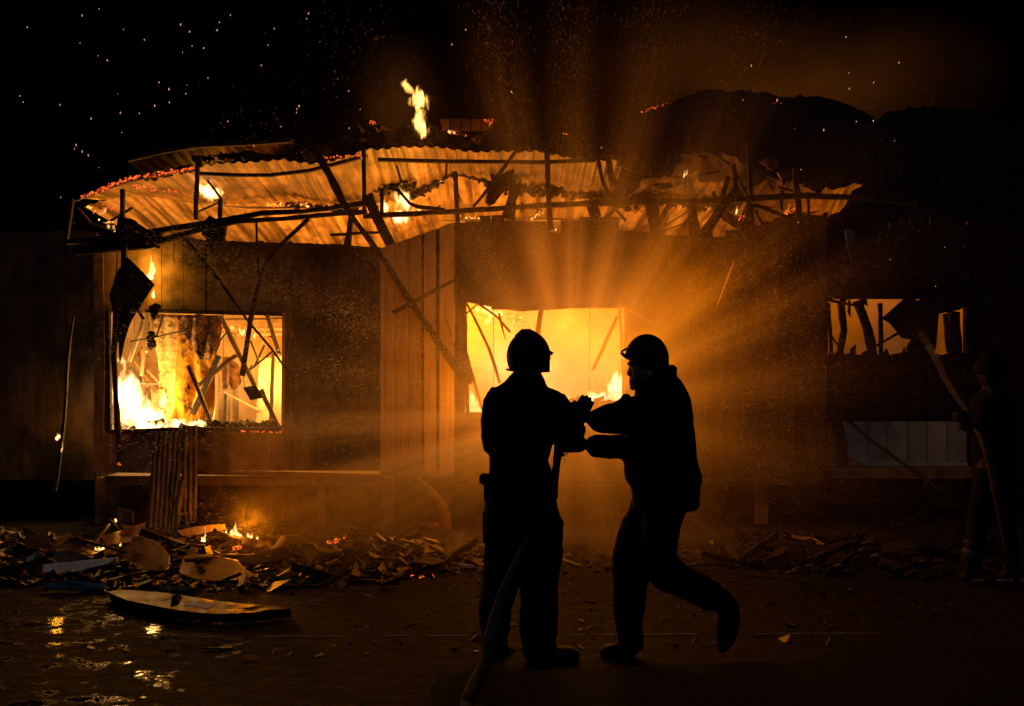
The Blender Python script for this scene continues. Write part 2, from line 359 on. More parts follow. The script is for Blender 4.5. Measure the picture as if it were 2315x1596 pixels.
# thin painted line across the road
bm = bmesh.new(); a0 = G(120, 1441, .004); a1 = G(1990, 1431, .004)
for i in range(40):
    if R.random() < .25: continue
    q0 = a0.lerp(a1, i/40); q1 = a0.lerp(a1, (i+1)/40); w = Vector((0, .009 + R.random()*.006, 0))
    bm.faces.new([bm.verts.new(p) for p in (q0 - w, q1 - w, q1 + w, q0 + w)])
tag(from_bm('road_line', bm, M_LINE), 'faint worn painted line across the road', kind='structure')
# raised pavement edge at the near side
bm = bmesh.new(); k0 = G(1060, 1521, .12); k1 = G(2500, 1467, .12)
dirk = (k1 - k0).normalized(); kl = k0 - dirk*.15; kr = k1 + dirk*4
pts = [kl, kr, Vector((kr.x, .5, .12)), Vector((kl.x - .4, .5, .12))]
plate_bm(bm, [Vector((p.x, p.y, -.05)) for p in pts], .17, Vector((0, 0, 1)))
tag(from_bm('pavement', bm, M_PAVE), 'dark raised pavement edge at the near side of the road', kind='structure')

# ------------------------------------------------------------------ the burning building
YL, YB, YC, YR, YF = 10.2, 9.95, 10.6, 11.4, 10.9
bld = empty('burning_building', 'long low board-clad building on fire with its corrugated roof torn open', 'building')
def board(x0, x1, ty0, ty1, by, Y, m, parent=bld, th=.022, jag=0.0, name='wall_board', jtop=True):
    g = .55   # half joint, photo pixels
    y = Y + R.uniform(-.006, .006)
    pts = [(x0+g, by), (x1-g, by), (x1-g, ty1), (x0+g, ty0)]
    bm = bmesh.new(); W = [P(a, b, y) for a, b in pts]
    if jag:
        top = [W[2].lerp(W[3], k/5) + Vector((0, 0, R.uniform(-jag, jag*.4))) for k in range(6)]; W = [W[0], W[1]] + top
    plate_bm(bm, W, th); return from_bm(name, bm, m, parent)
topL = [(215, 532), (380, 536), (510, 541), (640, 547), (760, 552), (865, 558)]
# left section, window opening 248..638 x 707..968
x = 213.0
while x < 859:
    nx = min(x + 50 + R.uniform(-2, 2), 860);
    if 860 - nx < 20: nx = 860
    t0, t1 = lerp_poly(topL, x), lerp_poly(topL, nx)
    if nx <= 250 or x >= 637:
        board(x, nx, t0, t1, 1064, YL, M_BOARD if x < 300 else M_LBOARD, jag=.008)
    else:
        xa, xb = max(x, 214), min(nx, 860)
        board(xa, xb, t0, t1, 707, YL, M_BOARD, jag=.02); board(xa, xb, 974, 974, 1064, YL, M_BOARD)  # lighter boards below the sill carry firelight in their colour
        if x < 248: board(x, 247, 707, 707, 974, YL, M_BOARD)
        if nx > 640 and x < 638: board(646, nx, 707, 707, 974, YL, M_BOARD)
    x = nx
# backing wall behind the boards (keeps firelight from leaking through joints)
def backing(x0, x1, y0, y1, Y, th=.05, m=None, name='wall_lining', parent=bld):
    ya, yb = y0 if isinstance(y0, tuple) else (y0, y0); yc, yd = y1 if isinstance(y1, tuple) else (y1, y1)
    bm = bmesh.new(); plate_bm(bm, [P(x0, yc, Y), P(x1, yd, Y), P(x1, yb, Y), P(x0, ya, Y)], th); return from_bm(name, bm, m or M_DARKBOARD, parent)
backing(213, 247, 537, 1062, YL+.03); backing(641, 862, (548, 560), 1062, YL+.03); backing(247, 641, (537, 549), 706, YL+.03); backing(247, 641, 976, 1062, YL+.03)
beam('bottom_rail', [(212, 1062), (450, 1068), (640, 1071), (860, 1077)], [10, 9, 10, 9], YL-.012, M_BOARD, bld, d=.012, rough=.05)
# window trim
beam('window_head', [(330, 702), (640, 710)], 9, YL-.035, M_CHAR, bld, d=.05)
beam('window_jamb', [(642, 706), (640, 976)], 6, YL-.03, M_PALEWOOD, bld, d=.05, rough=.04)
beam('window_jamb', [(246, 700), (250, 976)], 5, YL-.03, M_CHAR, bld, d=.05)
sl = beam('window_sill', [(246, 976), (330, 974), (440, 970), (520, 972), (636, 971)], [9, 10, 11, 9, 10], YL-.04, M_CHAR, bld, d=.09, rough=.3)
# bay of pale boards
bx = [860, 871, 894, 925, 953, 986, 1026]
topB = [(860, 562), (1026, 502)]
for i in range(6):
    a, b = bx[i], bx[i+1]
    if i == 4: a = 958
    if i == 5: a = 993
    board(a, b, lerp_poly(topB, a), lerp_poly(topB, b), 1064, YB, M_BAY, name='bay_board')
backing(862, 1024, (563, 505), 1060, YB+.04)
bm = bmesh.new(); plate_bm(bm, [P(1024, 1066, YB+.03), P(1024, 1066, YB+.03)+Vector((0, YC-YB, 0)), P(1024, 506, YB+.03)+Vector((0, YC-YB, 0)), P(1024, 506, YB+.03)], .03, Vector((-1, 0, 0))); from_bm('bay_side', bm, M_DARKBOARD, bld)
beam('bottom_rail', [(858, 1070), (940, 1070), (1027, 1069)], 11, YB-.03, M_BAY, bld, d=.03, rough=.04)
# centre section
tops = [(1026, 1050, 502), (1050, 1083, 500), (1083, 1110, 487), (1110, 1141, 486), (1141, 1170, 498), (1170, 1200, 499), (1200, 1232, 500), (1232, 1268, 527), (1268, 1310, 498), (1310, 1345, 490), (1345, 1400, 490), (1400, 1440, 521), (1440, 1480, 525), (1480, 1520, 531), (1520, 1560, 536), (1560, 1600, 540), (1600, 1640, 535), (1640, 1680, 520), (1680, 1720, 510), (1720, 1760, 500), (1760, 1800, 490), (1800, 1868, 486)]
for a, b, t in tops:
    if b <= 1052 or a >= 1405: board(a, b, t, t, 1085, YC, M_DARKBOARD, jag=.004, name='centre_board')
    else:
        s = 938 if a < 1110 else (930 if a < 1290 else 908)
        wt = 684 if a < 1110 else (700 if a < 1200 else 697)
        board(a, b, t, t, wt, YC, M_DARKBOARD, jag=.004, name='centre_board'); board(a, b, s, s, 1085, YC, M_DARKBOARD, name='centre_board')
backing(1028, 1051, 505, 1083, YC+.03); backing(1412, 1640, (524, 540), 1083, YC+.03); backing(1640, 1866, (534, 490), 1083, YC+.03); backing(1051, 1112, 502, 683, YC+.03); backing(1112, 1232, 502, 697, YC+.03); backing(1232, 1268, 530, 696, YC+.03); backing(1268, 1400, 500, 695, YC+.03); backing(1400, 1412, 522, 692, YC+.03); backing(1051, 1412, 940, 1083, YC+.03)
beam('window_jamb', [(1400, 694), (1408, 800), (1412, 910)], [6, 8, 8], YC-.03, M_PALEWOOD, bld, d=.05)
beam('window_jamb', [(1049, 676), (1052, 800), (1058, 940)], [9, 10, 8], YC-.03, M_CHAR, bld, d=.06, rough=.3)
beam('window_head', [(1050, 679), (1100, 686), (1180, 698), (1290, 694), (1402, 690)], [7, 12, 12, 8, 6], YC-.035, M_CHAR, bld, d=.06, rough=.3)
beam('window_sill', [(1050, 938), (1120, 936), (1300, 925), (1412, 908)], 10, YC-.035, M_CHAR, bld, d=.08, rough=.3)
beam('bottom_rail', [(1028, 1090), (1400, 1090), (1860, 1090)], 10, YC-.03, M_DARKBOARD, bld, d=.03, rough=.04)
# far left wall, set back
for i in range(20):
    a = -460 + i*34; board(a, a+34, 520, 524, 1085, YF, M_DARKBOARD, name='side_board')
backing(-460, 216, 540, 1085, YF+.03)
beam('corner_board', [(222, 560), (226, 800), (222, 1064)], 22, YL-.06, M_BOARD, bld, d=.02, rough=.02)
# floor, back and inner walls
bm = bmesh.new(); box(bm, Vector((-1.2, 13.1, .52)), 12.9, 4.3, .1); box(bm, Vector((-2.75, 10.6, .52)), 2.9, .66, .098); from_bm('inner_floor', bm, M_INTFLOOR, bld)
def inner(x0, x1, z0, z1, Y, name='inner_wall'):
    n = max(1, int((x1-x0)/.6)); 
    for i in range(n):
        a = x0 + (x1-x0)*i/n; b = x0 + (x1-x0)*(i+1)/n; bm = bmesh.new(); y = Y + R.uniform(-.01, .01)
        plate_bm(bm, [Vector((a+.006, y, z0)), Vector((b-.006, y, z0)), Vector((b-.006, y, z1)), Vector((a+.006, y, z1))], .03); from_bm(name, bm, M_INTWALL, bld)
inner(-7.4, -1.6, .57, 2.55, 14.4); inner(-1.6, 3.1, .57, 2.75, 13.9); inner(3.1, 5.2, .57, 2.5, 14.2)
for xx, y0, y1 in ((-7.5, 10.3, 14.4), (-1.62, 11.3, 14.4), (2.95, 11.2, 14.0), (5.3, 11.7, 14.3)):
    bm = bmesh.new(); plate_bm(bm, [Vector((xx, y0, .57)), Vector((xx, y1, .57)), Vector((xx, y1, 2.7)), Vector((xx, y0, 2.7))], .05, Vector((1, 0, 0))); from_bm('inner_wall', bm, M_INTWALL, bld)
# underside: foundation and piers
for a, b in ((215, 340), (452, 560), (560, 640), (640, 722), (800, 862)):
    bm = bmesh.new(); Y = 10.75; W = [P(a, 1235, Y), P(b-3, 1235, Y), P(b-3, 1080, Y), P(a, 1080, Y)]; plate_bm(bm, W, .12, jag=.012); from_bm('foundation_panel', bm, M_STONE, bld)
bm = bmesh.new(); plate_bm(bm, [P(210, 1245, 11.4), P(1860, 1245, 11.4), P(1860, 1050, 11.4), P(210, 1050, 11.4)], .1); from_bm('foundation_wall', bm, M_STONE, bld)
for xx, w, Y in ((878, 24, 10.1), (976, 22, 10.7), (728, 14, 10.3), (1500, 26, 10.8), (1720, 26, 10.8)):
    beam('pier', [(xx, 1078), (xx, 1078 + (HY + CAMZ*F/Y - 1078))], w, Y, M_STONE, bld, rough=.05)
bm = bmesh.new(); tube_bm(bm, smooth_path([P(928, 1076, 10.4), P(950, 1100, 10.4), P(985, 1130, 10.4), P(1004, 1165, 10.4), P(1006, 1215, 10.4)]), .065, 12)
from_bm('drain_pipe', bm, M_PIPE, bld, True)
bm = bmesh.new(); tube_bm(bm, [P(950, 1190, 10.4), P(1000, 1190, 10.4)], .05, 12); from_bm('drain_pipe', bm, M_PIPE, bld, True)

# roof of corrugated sheets seen from below
def lerp_y(yy, x, X0=None): return lerp_poly(yy, x)
def sheet_run(x0, x1, top, bot, Y1, Y2, widthpx=88, m=M_ROOF, amp=.010, period=.12, name='roof_sheet', nv=7, jag=.03, sag=.05, parent=bld, skew=0, crumple=0):
    x = x0; k = 0
    while x < x1 - 5:
        nx = min(x1, x + widthpx + R.uniform(-8, 8)); X0 = (x-CX)/F*Y1; X1 = (nx-CX)/F*Y1 + .03
        if x1 - nx < 25: nx = x1; X1 = (nx-CX)/F*Y1
        nu = max(4, int((X1-X0)/(period/6))); bm = bmesh.new(); gr = []
        off = R.uniform(-.03, .03)
        for i in range(nu+1):
            X = X0 + (X1-X0)*i/nu; col = []
            pt = X/Y1*F + CX; za = CAMZ + (HY - lerp_poly(top, pt))/F*Y1
            Xb = X + skew; pb = Xb/Y2*F + CX; zb = CAMZ + (HY - lerp_poly(bot, pb))/F*Y2
            ph = (X/period) % 1.0; c = amp * (1 if ph < .22 else (-1 if ph > .5 and ph < .8 else (1-2*(ph-.22)/.28 if ph <= .5 else -1+2*(ph-.8)/.2)))
            for j in range(nv+1):
                v = j/nv; zz = za + (zb-za)*v + c + off*(v) - sag*4*v*(1-v)*(.6+.8*noise.noise(Vector((X*.9, Y1, v*2))))
                yy = Y1 + (Y2-Y1)*v
                if j == 0: zz += jag*.5*noise.noise(Vector((X*6, 3, Y1)))
                if j == nv: zz += jag*noise.noise(Vector((X*9, 7, Y1)))
                q = Vector((X + (Xb-X)*v, yy, zz)); q += nz3(q, 2.2, .018) + nz3(q + Vector((5, 5, 5)), 3.3, crumple) + nz3(q + Vector((9, 5, 5)), 8, crumple*.35); col.append(bm.verts.new(q))
            gr.append(col)
        for i in range(nu):
            for j in range(nv): bm.faces.new((gr[i][j], gr[i+1][j], gr[i+1][j+1], gr[i][j+1]))
        o = from_bm(name, bm, m, parent, normals=False)
        s = o.modifiers.new('thickness', 'SOLIDIFY'); s.thickness = .005
        x = nx; k += 1
# upper run at the eave (front) and the runs behind it
topA = [(165, 452), (200, 436), (290, 408), (430, 376), (500, 371), (640, 358), (700, 370), (760, 362), (830, 338), (905, 331), (977, 331), (1070, 341), (1227, 344), (1352, 362), (1412, 360)]
botA = [(165, 500), (280, 474), (300, 438), (450, 462), (620, 455), (700, 462), (800, 470), (924, 452), (970, 430), (1024, 396), (1102, 414), (1224, 436), (1300, 450), (1412, 446)]
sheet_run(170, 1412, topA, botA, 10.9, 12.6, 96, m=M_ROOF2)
topB2 = [(165, 470), (300, 436), (460, 455), (620, 452), (800, 465), (930, 440), (1024, 385), (1102, 405), (1224, 425), (1400, 440), (1650, 462)]
botB2 = [(165, 560), (640, 585), (880, 600), (1024, 530), (1230, 530), (1400, 545), (1650, 560)]
sheet_run(190, 1640, topB2, botB2, 12.7, 15.6, 84, sag=.03)
# crumpled sheets on the right and the dim ones further right
topC = [(1440, 432), (1480, 412), (1540, 355), (1600, 350), (1690, 372), (1740, 380)]
botC = [(1400, 470), (1500, 440), (1600, 452), (1740, 452)]
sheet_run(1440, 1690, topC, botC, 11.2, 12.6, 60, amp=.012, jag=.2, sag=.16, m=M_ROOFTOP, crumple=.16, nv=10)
topD = [(1690, 440), (1750, 405), (1800, 392), (1840, 425), (1937, 432)]
botD = [(1600, 560), (1700, 552), (1937, 490)]
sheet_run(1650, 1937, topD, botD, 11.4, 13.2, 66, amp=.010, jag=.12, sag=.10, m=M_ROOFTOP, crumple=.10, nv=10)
# second layer of dark sheet above the eave on the left
topE = [(270, 372), (440, 332), (640, 322), (664, 318)]
botE = [(270, 408), (440, 372), (560, 352), (620, 362), (664, 330)]
sheet_run(290, 655, topE, botE, 11.3, 11.8, 120, m=M_ROOFTOP, amp=.006, jag=.05, sag=.02)
# ridge debris sheet lit red by an added lamp
for x0, x1 in ((995, 1018), (1019, 1042), (1043, 1064), (1065, 1088), (1089, 1114)):
    board(x0, x1, 268, 269, 296, 12.9, M_ROOFTOP, name='ridge_board')

# standing parts of the steel frame
for pix, w in ([(278, 428), (276, 522)], 8), ([(446, 376), (443, 496)], 8), ([(822, 334), (824, 482)], 8), ([(864, 430), (864, 482)], 8), ([(1029, 388), (1035, 506)], 10), ([(1236, 342), (1239, 430), (1245, 520)], 12), ([(165, 450), (152, 540)], 5), ([(498, 452), (497, 530)], 8), ([(1352, 360), (1362, 410), (1382, 452)], 8), ([(1375, 358), (1382, 400), (1410, 444)], [12, 14, 12]), ([(1797, 380), (1807, 492)], 12), ([(1691, 330), (1697, 430), (1702, 526)], 8), ([(1658, 372), (1663, 428)], 9), ([(1337, 460), (1349, 492)], 24), ([(1646, 400), (1632, 450)], 10):
    beam('frame_post', pix, w, 10.35, M_CHAR, bld, d=.05, rough=.15)  # char black on steel: the backlit silhouette put into the colour
for pix, w in ([(450, 392), (530, 396), (610, 396), (700, 386), (830, 352)], 7), ([(855, 361), (1000, 365), (1236, 367), (1352, 362)], 8), ([(170, 452), (230, 428), (290, 408), (440, 380)], 7), ([(290, 362), (360, 345), (445, 330), (560, 325), (660, 318)], 8), ([(445, 352), (452, 378)], 14), ([(1540, 350), (1600, 345), (1650, 372)], 5):
    beam('eave_rail', pix, w, 10.5, M_CHAR, bld, d=.05, rough=.1)
beam('frame_brace', [(448, 380), (502, 452)], 5, 11.4, M_METAL, bld, d=.03)
beam('frame_brace', [(442, 482), (500, 456)], 4, 11.2, M_METAL, bld, d=.03)
beam('frame_brace', [(300, 470), (250, 500), (235, 512)], 6, 11.2, M_METAL, bld, d=.03)
beam('frame_brace', [(175, 470), (205, 505), (260, 520)], 6, 11.0, M_METAL, bld, d=.03)
beam('frame_brace', [(1480, 530), (1560, 500)], 3, 11.4, M_METAL, bld, d=.02)
beam('frame_brace', [(1500, 512), (1570, 470)], 3, 11.4, M_METAL, bld, d=.02)
rr = random.Random(77)
for i in range(30):
    x_ = rr.uniform(1400, 1850); y_ = rr.uniform(385, 500); a_ = rr.choice((rr.gauss(1.9, .3), rr.gauss(1.3, .3), rr.gauss(0.1, .2))); L_ = rr.uniform(25, 95); w_ = rr.uniform(3, 11)
    x2 = x_ + math.cos(a_)*L_; y2 = y_ + math.sin(a_)*L_
    if y2 > 530: continue
    beam('burnt_slat', [(x_, y_), ((x_+x2)/2 + rr.uniform(-4, 4), (y_+y2)/2), (x2, y2)], [w_, w_*rr.uniform(.7, 1.2), w_*.6], rr.uniform(10.5, 11.8), rr.choice((M_CHAR, M_METAL, M_CHAR, M_ROOFTOP)), bld, rough=.3)
for i in range(12):
    x_ = rr.uniform(840, 1400); y_ = rr.uniform(340, 470); a_ = rr.gauss(1.6, .5); L_ = rr.uniform(25, 80); w_ = rr.uniform(3, 7)
    beam('burnt_slat', [(x_, y_), (x_ + math.cos(a_)*L_, y_ + math.sin(a_)*L_*.8)], w_, rr.uniform(11.2, 12.0), rr.choice((M_CHAR, M_METAL)), bld, rough=.3)
for x_, y_, w_, h_ in ((1430, 370, 60, 50), (1600, 395, 70, 30), (1745, 372, 45, 24), (1690, 350, 36, 60), (1775, 400, 80, 30), (1655, 500, 60, 30), (1500, 420, 60, 22)):
    pts_ = [(x_ + w_/2*math.cos(t)*rr.uniform(.6, 1.2), y_ + h_/2*math.sin(t)*rr.uniform(.6, 1.2)) for t in [2*PI*q/9 for q in range(9)]]
    plate('torn_sheet', pts_, rr.uniform(10.7, 11.3), rr.choice((M_ROOFTOP, M_CHAR, M_ROOFTOP)), bld, .03, .05)
# arched purlin seen at the edge of the torn sheets
beam('purlin', [(924, 452, 12.4), (970, 430, 12.4), (1024, 393, 12.4), (1102, 413, 12.4), (1224, 436, 12.4)], 6, 12.4, M_PALEWOOD, bld, d=.05)
beam('purlin', [(452, 462, 12.2), (560, 470, 12.2), (700, 470, 12.2)], 5, 12.2, M_PALEWOOD, bld, d=.05)
beam('purlin', [(1000, 500, 12.2), (1240, 496, 12.2), (1400, 500, 12.2)], 5, 12.2, M_PALEWOOD, bld, d=.05)

# ------------------------------------------------------------------ building on the right
rb = empty('burnt_building', 'dark burnt-out building end on the right with orange glowing window openings', 'building')
for a, b, t, s in ((1862, 1872, 480, 1130),):
    board(a, b, t, t, s, YR, M_CHAR, rb)
for i in range(7):
    a = 1872 + i*46; b = a+46; board(a, b, 500 + 8*math.sin(i), 505, 676, YR, M_CHAR, rb, jag=.03)
M_GREYBOARD = mat('grey_cladding', (.30, .38, .36), (.42, .50, .46), .4, 3, .4, 14, spec=.5, soot=(.5, .72))
M_BLUEBOARD = mat('blue_cladding', (.12, .18, .28), (.2, .26, .36), .5, 3, .4, 14, soot=(.45, .7))
for i in range(7):
    a = 1872 + i*45; b = a+44; board(a, b, 806, 806, 950, YR, M_CHAR, rb, jag=.02); board(a, b, 953, 953, 1045, YR-.03, M_GREYBOARD, rb, name='cladding_panel')
for i in range(3):
    a = 1872 + i*104; board(a, a+102, 1056, 1058, 1132 if i < 2 else 1150, YR-.02, M_BLUEBOARD, rb, name='cladding_panel')
beam('bottom_rail', [(1868, 1049), (2186, 1049)], 8, YR-.06, M_GREYBOARD, rb, d=.04, rough=.05)
beam('bottom_rail', [(1868, 1133), (2076, 1130)], 8, YR-.06, M_GREYBOARD, rb, d=.04, rough=.05)
backing(1840, 1872, 520, 1130, YR+.03, parent=rb, m=M_CHAR); backing(1872, 2190, 520, 672, YR+.03, parent=rb, m=M_CHAR); backing(1872, 2190, 812, 1130, YR+.03, parent=rb, m=M_CHAR); backing(2188, 2420, 500, 1130, YR+.02, parent=rb, m=M_CHAR)
bm = bmesh.new(); plate_bm(bm, [Vector((2.98, 12.7, .5)), Vector((5.9, 12.7, .5)), Vector((5.9, 12.7, 3.4)), Vector((2.98, 12.7, 3.4))], .05); from_bm('inner_wall', bm, M_INTWALL, rb)
for pix, w in ([(1900, 680), (1908, 745), (1898, 806)], 12), ([(1938, 680), (1962, 745), (1975, 806)], 16), ([(1990, 685), (1992, 806)], 8), ([(1872, 678), (1930, 690)], 6), ([(1880, 760), (1905, 795)], 4), ([(1950, 800), (2000, 770), (2050, 742)], 5), ([(1873, 685), (1880, 800)], 7), ([(2156, 705), (2158, 800)], 20), ([(2136, 710), (2144, 796)], 7), ([(2186, 690), (2188, 800)], 8):
    beam('burnt_stud', pix, w, YR-.02, M_CHAR, rb, rough=.3)
plate('burnt_panel', [(2046, 672), (2110, 672), (2120, 712), (2098, 730), (2118, 770), (2112, 812), (2052, 808), (2060, 770), (2040, 765), (2052, 742), (2040, 715), (2012, 735), (2000, 720), (2020, 708), (2044, 700)], YR-.05, M_CHAR, rb, .03, jag=.06)
rr = random.Random(8)
for i in range(9):
    x_ = rr.uniform(1885, 2060); h_ = rr.uniform(12, 46)
    if i % 2: plate('burnt_panel', [(x_, 676), (x_+rr.uniform(5, 16), 676), (x_+rr.uniform(2, 10), 676+h_), (x_-2, 676+h_*.7)], YR-.03, M_CHAR, rb, .02, jag=.02)
    else: plate('burnt_panel', [(x_, 808), (x_+rr.uniform(8, 24), 808), (x_+rr.uniform(2, 14), 808-h_*.7), (x_-2, 808-h_*.4)], YR-.03, M_CHAR, rb, .02, jag=.02)
plate('burnt_panel', [(2100, 660), (2200, 660), (2200, 694), (2150, 700), (2105, 716)], YR-.06, M_CHAR, rb, .03, jag=.03)
plate('burnt_panel', [(1872, 800), (2190, 800), (2190, 822), (1872, 826)], YR-.05, M_CHAR, rb, .03, jag=.05)
tag(beam('fallen_pole', [(1905, 940, 11.0), (1975, 1000, 10.9), (2140, 1118, 10.7)], 7, 11, M_CHAR), 'thin charred pole leaning across the grey cladding of the right-hand building', 'pole')
tag(plate('hanging_sheet', [(1908, 518), (1935, 520), (1934, 560), (1925, 600), (1918, 560)], 11.2, M_BLUEBOARD, None, .01, .03), 'bluish torn sheet hanging from the eave above the orange windows', 'sheet')
tag(plate('hanging_insulation', [(1880, 950), (1905, 930), (1912, 1000), (1918, 1080), (1900, 1090), (1890, 1010)], 11.15, M_CHAR, None, .04, .06), 'ragged black strip of burnt lining hanging beside the grey cladding', 'lining')

# ------------------------------------------------------------------ humped roofs behind
def hump(name, label, outline, Y, depth, embers=None):
    bm = bmesh.new(); rows = []
    n = 150; x0 = outline[0][0]; x1 = outline[-1][0]
    for j in range(9):
        row = []; y = Y + depth * j/8; prof = math.sin(PI*.5 + (j/8)*PI*.5) if j else 1
        for i in range(n+1):
            x = x0 + (x1-x0)*i/n; p = P(x, lerp_poly(outline, x), Y); z = max(.0, p.z*prof)
            q = Vector((p.x, y, z)); q += nz3(q, 3.0, .06) + nz3(q, 9.0, .05); row.append(bm.verts.new(q))
        rows.append(row)
    base = [bm.verts.new(Vector((v.co.x, Y, 0))) for v in rows[0]]
    for i in range(n): bm.faces.new((base[i], base[i+1], rows[0][i+1], rows[0][i]))
    for j in range(8):
        for i in range(n): bm.faces.new((rows[j][i], rows[j][i+1], rows[j+1][i+1], rows[j+1][i]))
    return tag(from_bm(name, bm, M_CHAR, None, True), label, 'roof')
h1 = hump('rear_roof', 'large black humped roof behind the fire with red embers on its left slope', [(1380, 330), (1440, 258), (1500, 232), (1560, 216), (1600, 202), (1700, 210), (1760, 218), (1840, 216), (1900, 226), (1950, 255), (1985, 268), (2060, 330)], 18.0, 4.0)
h2 = hump('rear_roof', 'lower black roof fading into the dark at the far right', [(1940, 300), (1985, 268), (2020, 250), (2100, 242), (2200, 246), (2330, 280), (2420, 300)], 19.0, 4.0)
# charred ridge debris across the middle
bm = bmesh.new()
prof = [(690, 340), (760, 320), (800, 292), (860, 286), (900, 292), (935, 270), (970, 262), (1000, 296), (1060, 300), (1110, 290), (1160, 306), (1230, 300), (1330, 310), (1400, 350)]
for i in range(520):
    x = R.uniform(700, 1400); t = lerp_poly(prof, x); y = t + R.random()**.7 * (345 - t); Yd = R.uniform(12.2, 13.2)
    box(bm, P(x, y + 5, Yd), R.uniform(.05, .22), R.uniform(.05, .2), R.uniform(.03, .11), Matrix.Rotation(R.uniform(-.6, .6), 3, 'Y') @ Matrix.Rotation(R.uniform(0, 3), 3, 'Z'))
tag(from_bm('charred_debris', bm, M_CHAR), 'heap of black burnt debris along the roof ridge', kind='stuff')

bm = bmesh.new(); rr = random.Random(31)
for pts, n_, sp_, Yq in (([(926, 448), (970, 424), (1024, 388), (1060, 396), (1102, 408)], 200, 5, 12.3), ([(1102, 410), (1160, 425), (1224, 436)], 130, 8, 12.3), ([(1230, 440), (1270, 425), (1330, 440), (1400, 452)], 260, 9, 12.3), ([(870, 430), (905, 428), (930, 420)], 90, 8, 11.9), ([(1400, 450), (1440, 440), (1500, 452), (1600, 460), (1680, 455)], 380, 12, 11.6), ([(440, 360), (560, 350), (640, 362)], 120, 5, 11.2), ([(330, 404), (430, 380)], 60, 3, 10.8), ([(620, 462), (760, 470), (800, 476)], 90, 4, 12.2), ([(1130, 395), (1180, 430)], 90, 14, 11.9)):
    for i in range(n_):
        k = rr.uniform(0, len(pts)-1.001); a_ = int(k); fx = k-a_; x_ = pts[a_][0]*(1-fx)+pts[a_+1][0]*fx + rr.gauss(0, sp_); y_ = pts[a_][1]*(1-fx)+pts[a_+1][1]*fx + rr.gauss(0, sp_*.6)
        s_ = rr.uniform(.012, .05); box(bm, P(x_, y_, Yq + rr.uniform(-.1, .1)), s_*rr.uniform(.7, 1.8), s_, s_*rr.uniform(.5, 1.2), Matrix.Rotation(rr.uniform(-1, 1), 3, 'Y') @ Matrix.Rotation(rr.uniform(-1, 1), 3, 'X'))
fr = from_bm('charred_fringe', bm, M_CHAR, bld); fr['kind'] = 'stuff'
for i in range(34):
    x_ = rr.uniform(268, 632); y_ = rr.uniform(715, 930); a_ = rr.gauss(0, .7) + (PI/2 if rr.random() < .7 else 0); L_ = rr.uniform(30, 110); Yq = rr.uniform(11.8, 13.8)
    if y_ + abs(math.sin(a_))*L_ > 962: continue
    beam('inner_stud', [(x_, y_), (x_ + math.cos(a_)*L_, y_ + abs(math.sin(a_))*L_)], rr.uniform(2.5, 7), Yq, rr.choice((M_PALEWOOD, M_METAL, M_INTWALL)), bld)
for i in range(7):
    x_ = rr.uniform(280, 600); y_ = rr.uniform(800, 900); w_ = rr.uniform(25, 60)
    plate('loose_panel', [(x_, y_), (x_+w_, y_+rr.uniform(-8, 8)), (x_+w_+rr.uniform(-8, 8), 966), (x_+rr.uniform(-8, 8), 966)], rr.uniform(12.6, 14.0), rr.choice((M_INTWALL, M_BOARD, M_PALEWOOD, M_ROOF)), bld, .02, .03)

# ------------------------------------------------------------------ fallen and hanging beams
def cbeam(label, pix, w, Y=10.0, m=M_CHAR, name='charred_beam', cat='beam', group=None, rough=.2, d=None):
    return tag(beam(name, pix, w, Y, m, None, d, rough), label, cat, group)
cbeam('long sagging charred beam along the top of the left wall, kinked in the middle', [(150, 548), (300, 531), (420, 512), (500, 500), (590, 482), (690, 478), (826, 460)], [10, 12, 12, 12, 11, 9, 12], 10.0)
cbeam('second charred beam just below the long one, ending at the corner post', [(170, 566), (330, 556), (440, 522), (540, 500), (640, 494), (830, 478)], [20, 14, 10, 10, 9, 10], 9.95)
cbeam('long black beam running right from the middle of the roof opening', [(820, 489), (1030, 478), (1240, 463), (1450, 457), (1640, 452), (1807, 442), (1934, 446), (2075, 459)], [11, 10, 11, 12, 13, 12, 11, 9], 10.1)
cbeam('thick diagonal charred beam leaning from the roof down to the centre window', [(712, 336), (745, 395), (775, 455), (800, 495), (870, 590), (930, 685), (985, 765), (1040, 845), (1068, 862)], [16, 17, 16, 12, 12, 14, 15, 16, 18], 9.75)
cbeam('thin pale-tipped batten crossing the big diagonal beam', [(888, 708), (960, 668), (1080, 605)], [10, 9, 5], 9.7)
cbeam('broad black plank slanting down behind the diagonal beam', [(830, 440), (856, 500), (885, 556)], [22, 22, 20], 10.05)
cbeam('slender rod falling across the upper right of the left window', [(420, 538), (500, 640), (562, 728), (613, 787), (663, 858)], [5, 6, 5, 5, 4], 9.85)
cbeam('charred stick hanging straight down in front of the left window', [(640, 545), (600, 590), (585, 640), (570, 700), (547, 850)], [4, 5, 6, 9, 10], 9.8)
cbeam('short strut splayed left under the sagging beam', [(698, 494), (640, 548), (606, 592)], [8, 7, 5], 9.9)
cbeam('thin upright rod under the sagging beam', [(580, 500), (581, 560), (586, 640)], [4, 4, 3], 9.9)
cbeam('bent black pipe curling off the long beam near the bright fire', [(878, 424), (902, 431), (927, 460), (945, 468), (999, 473), (1010, 478)], [5, 7, 7, 8, 8, 7], 9.95)
cbeam('short level bar stuck between the leaning planks', [(747, 531), (860, 525)], 6, 10.1)
cbeam('stubby upright board left of the leaning planks', [(794, 490), (786, 554)], [10, 14], 10.15)
cbeam('thin black bar slanting up to the right above the centre wall', [(1166, 342), (1120, 405), (1070, 468)], [7, 8, 5], 10.1)
cbeam('broad black board tilting left above the centre wall', [(1166, 424), (1158, 450), (1146, 494)], [26, 24, 32], 10.15, d=.04)
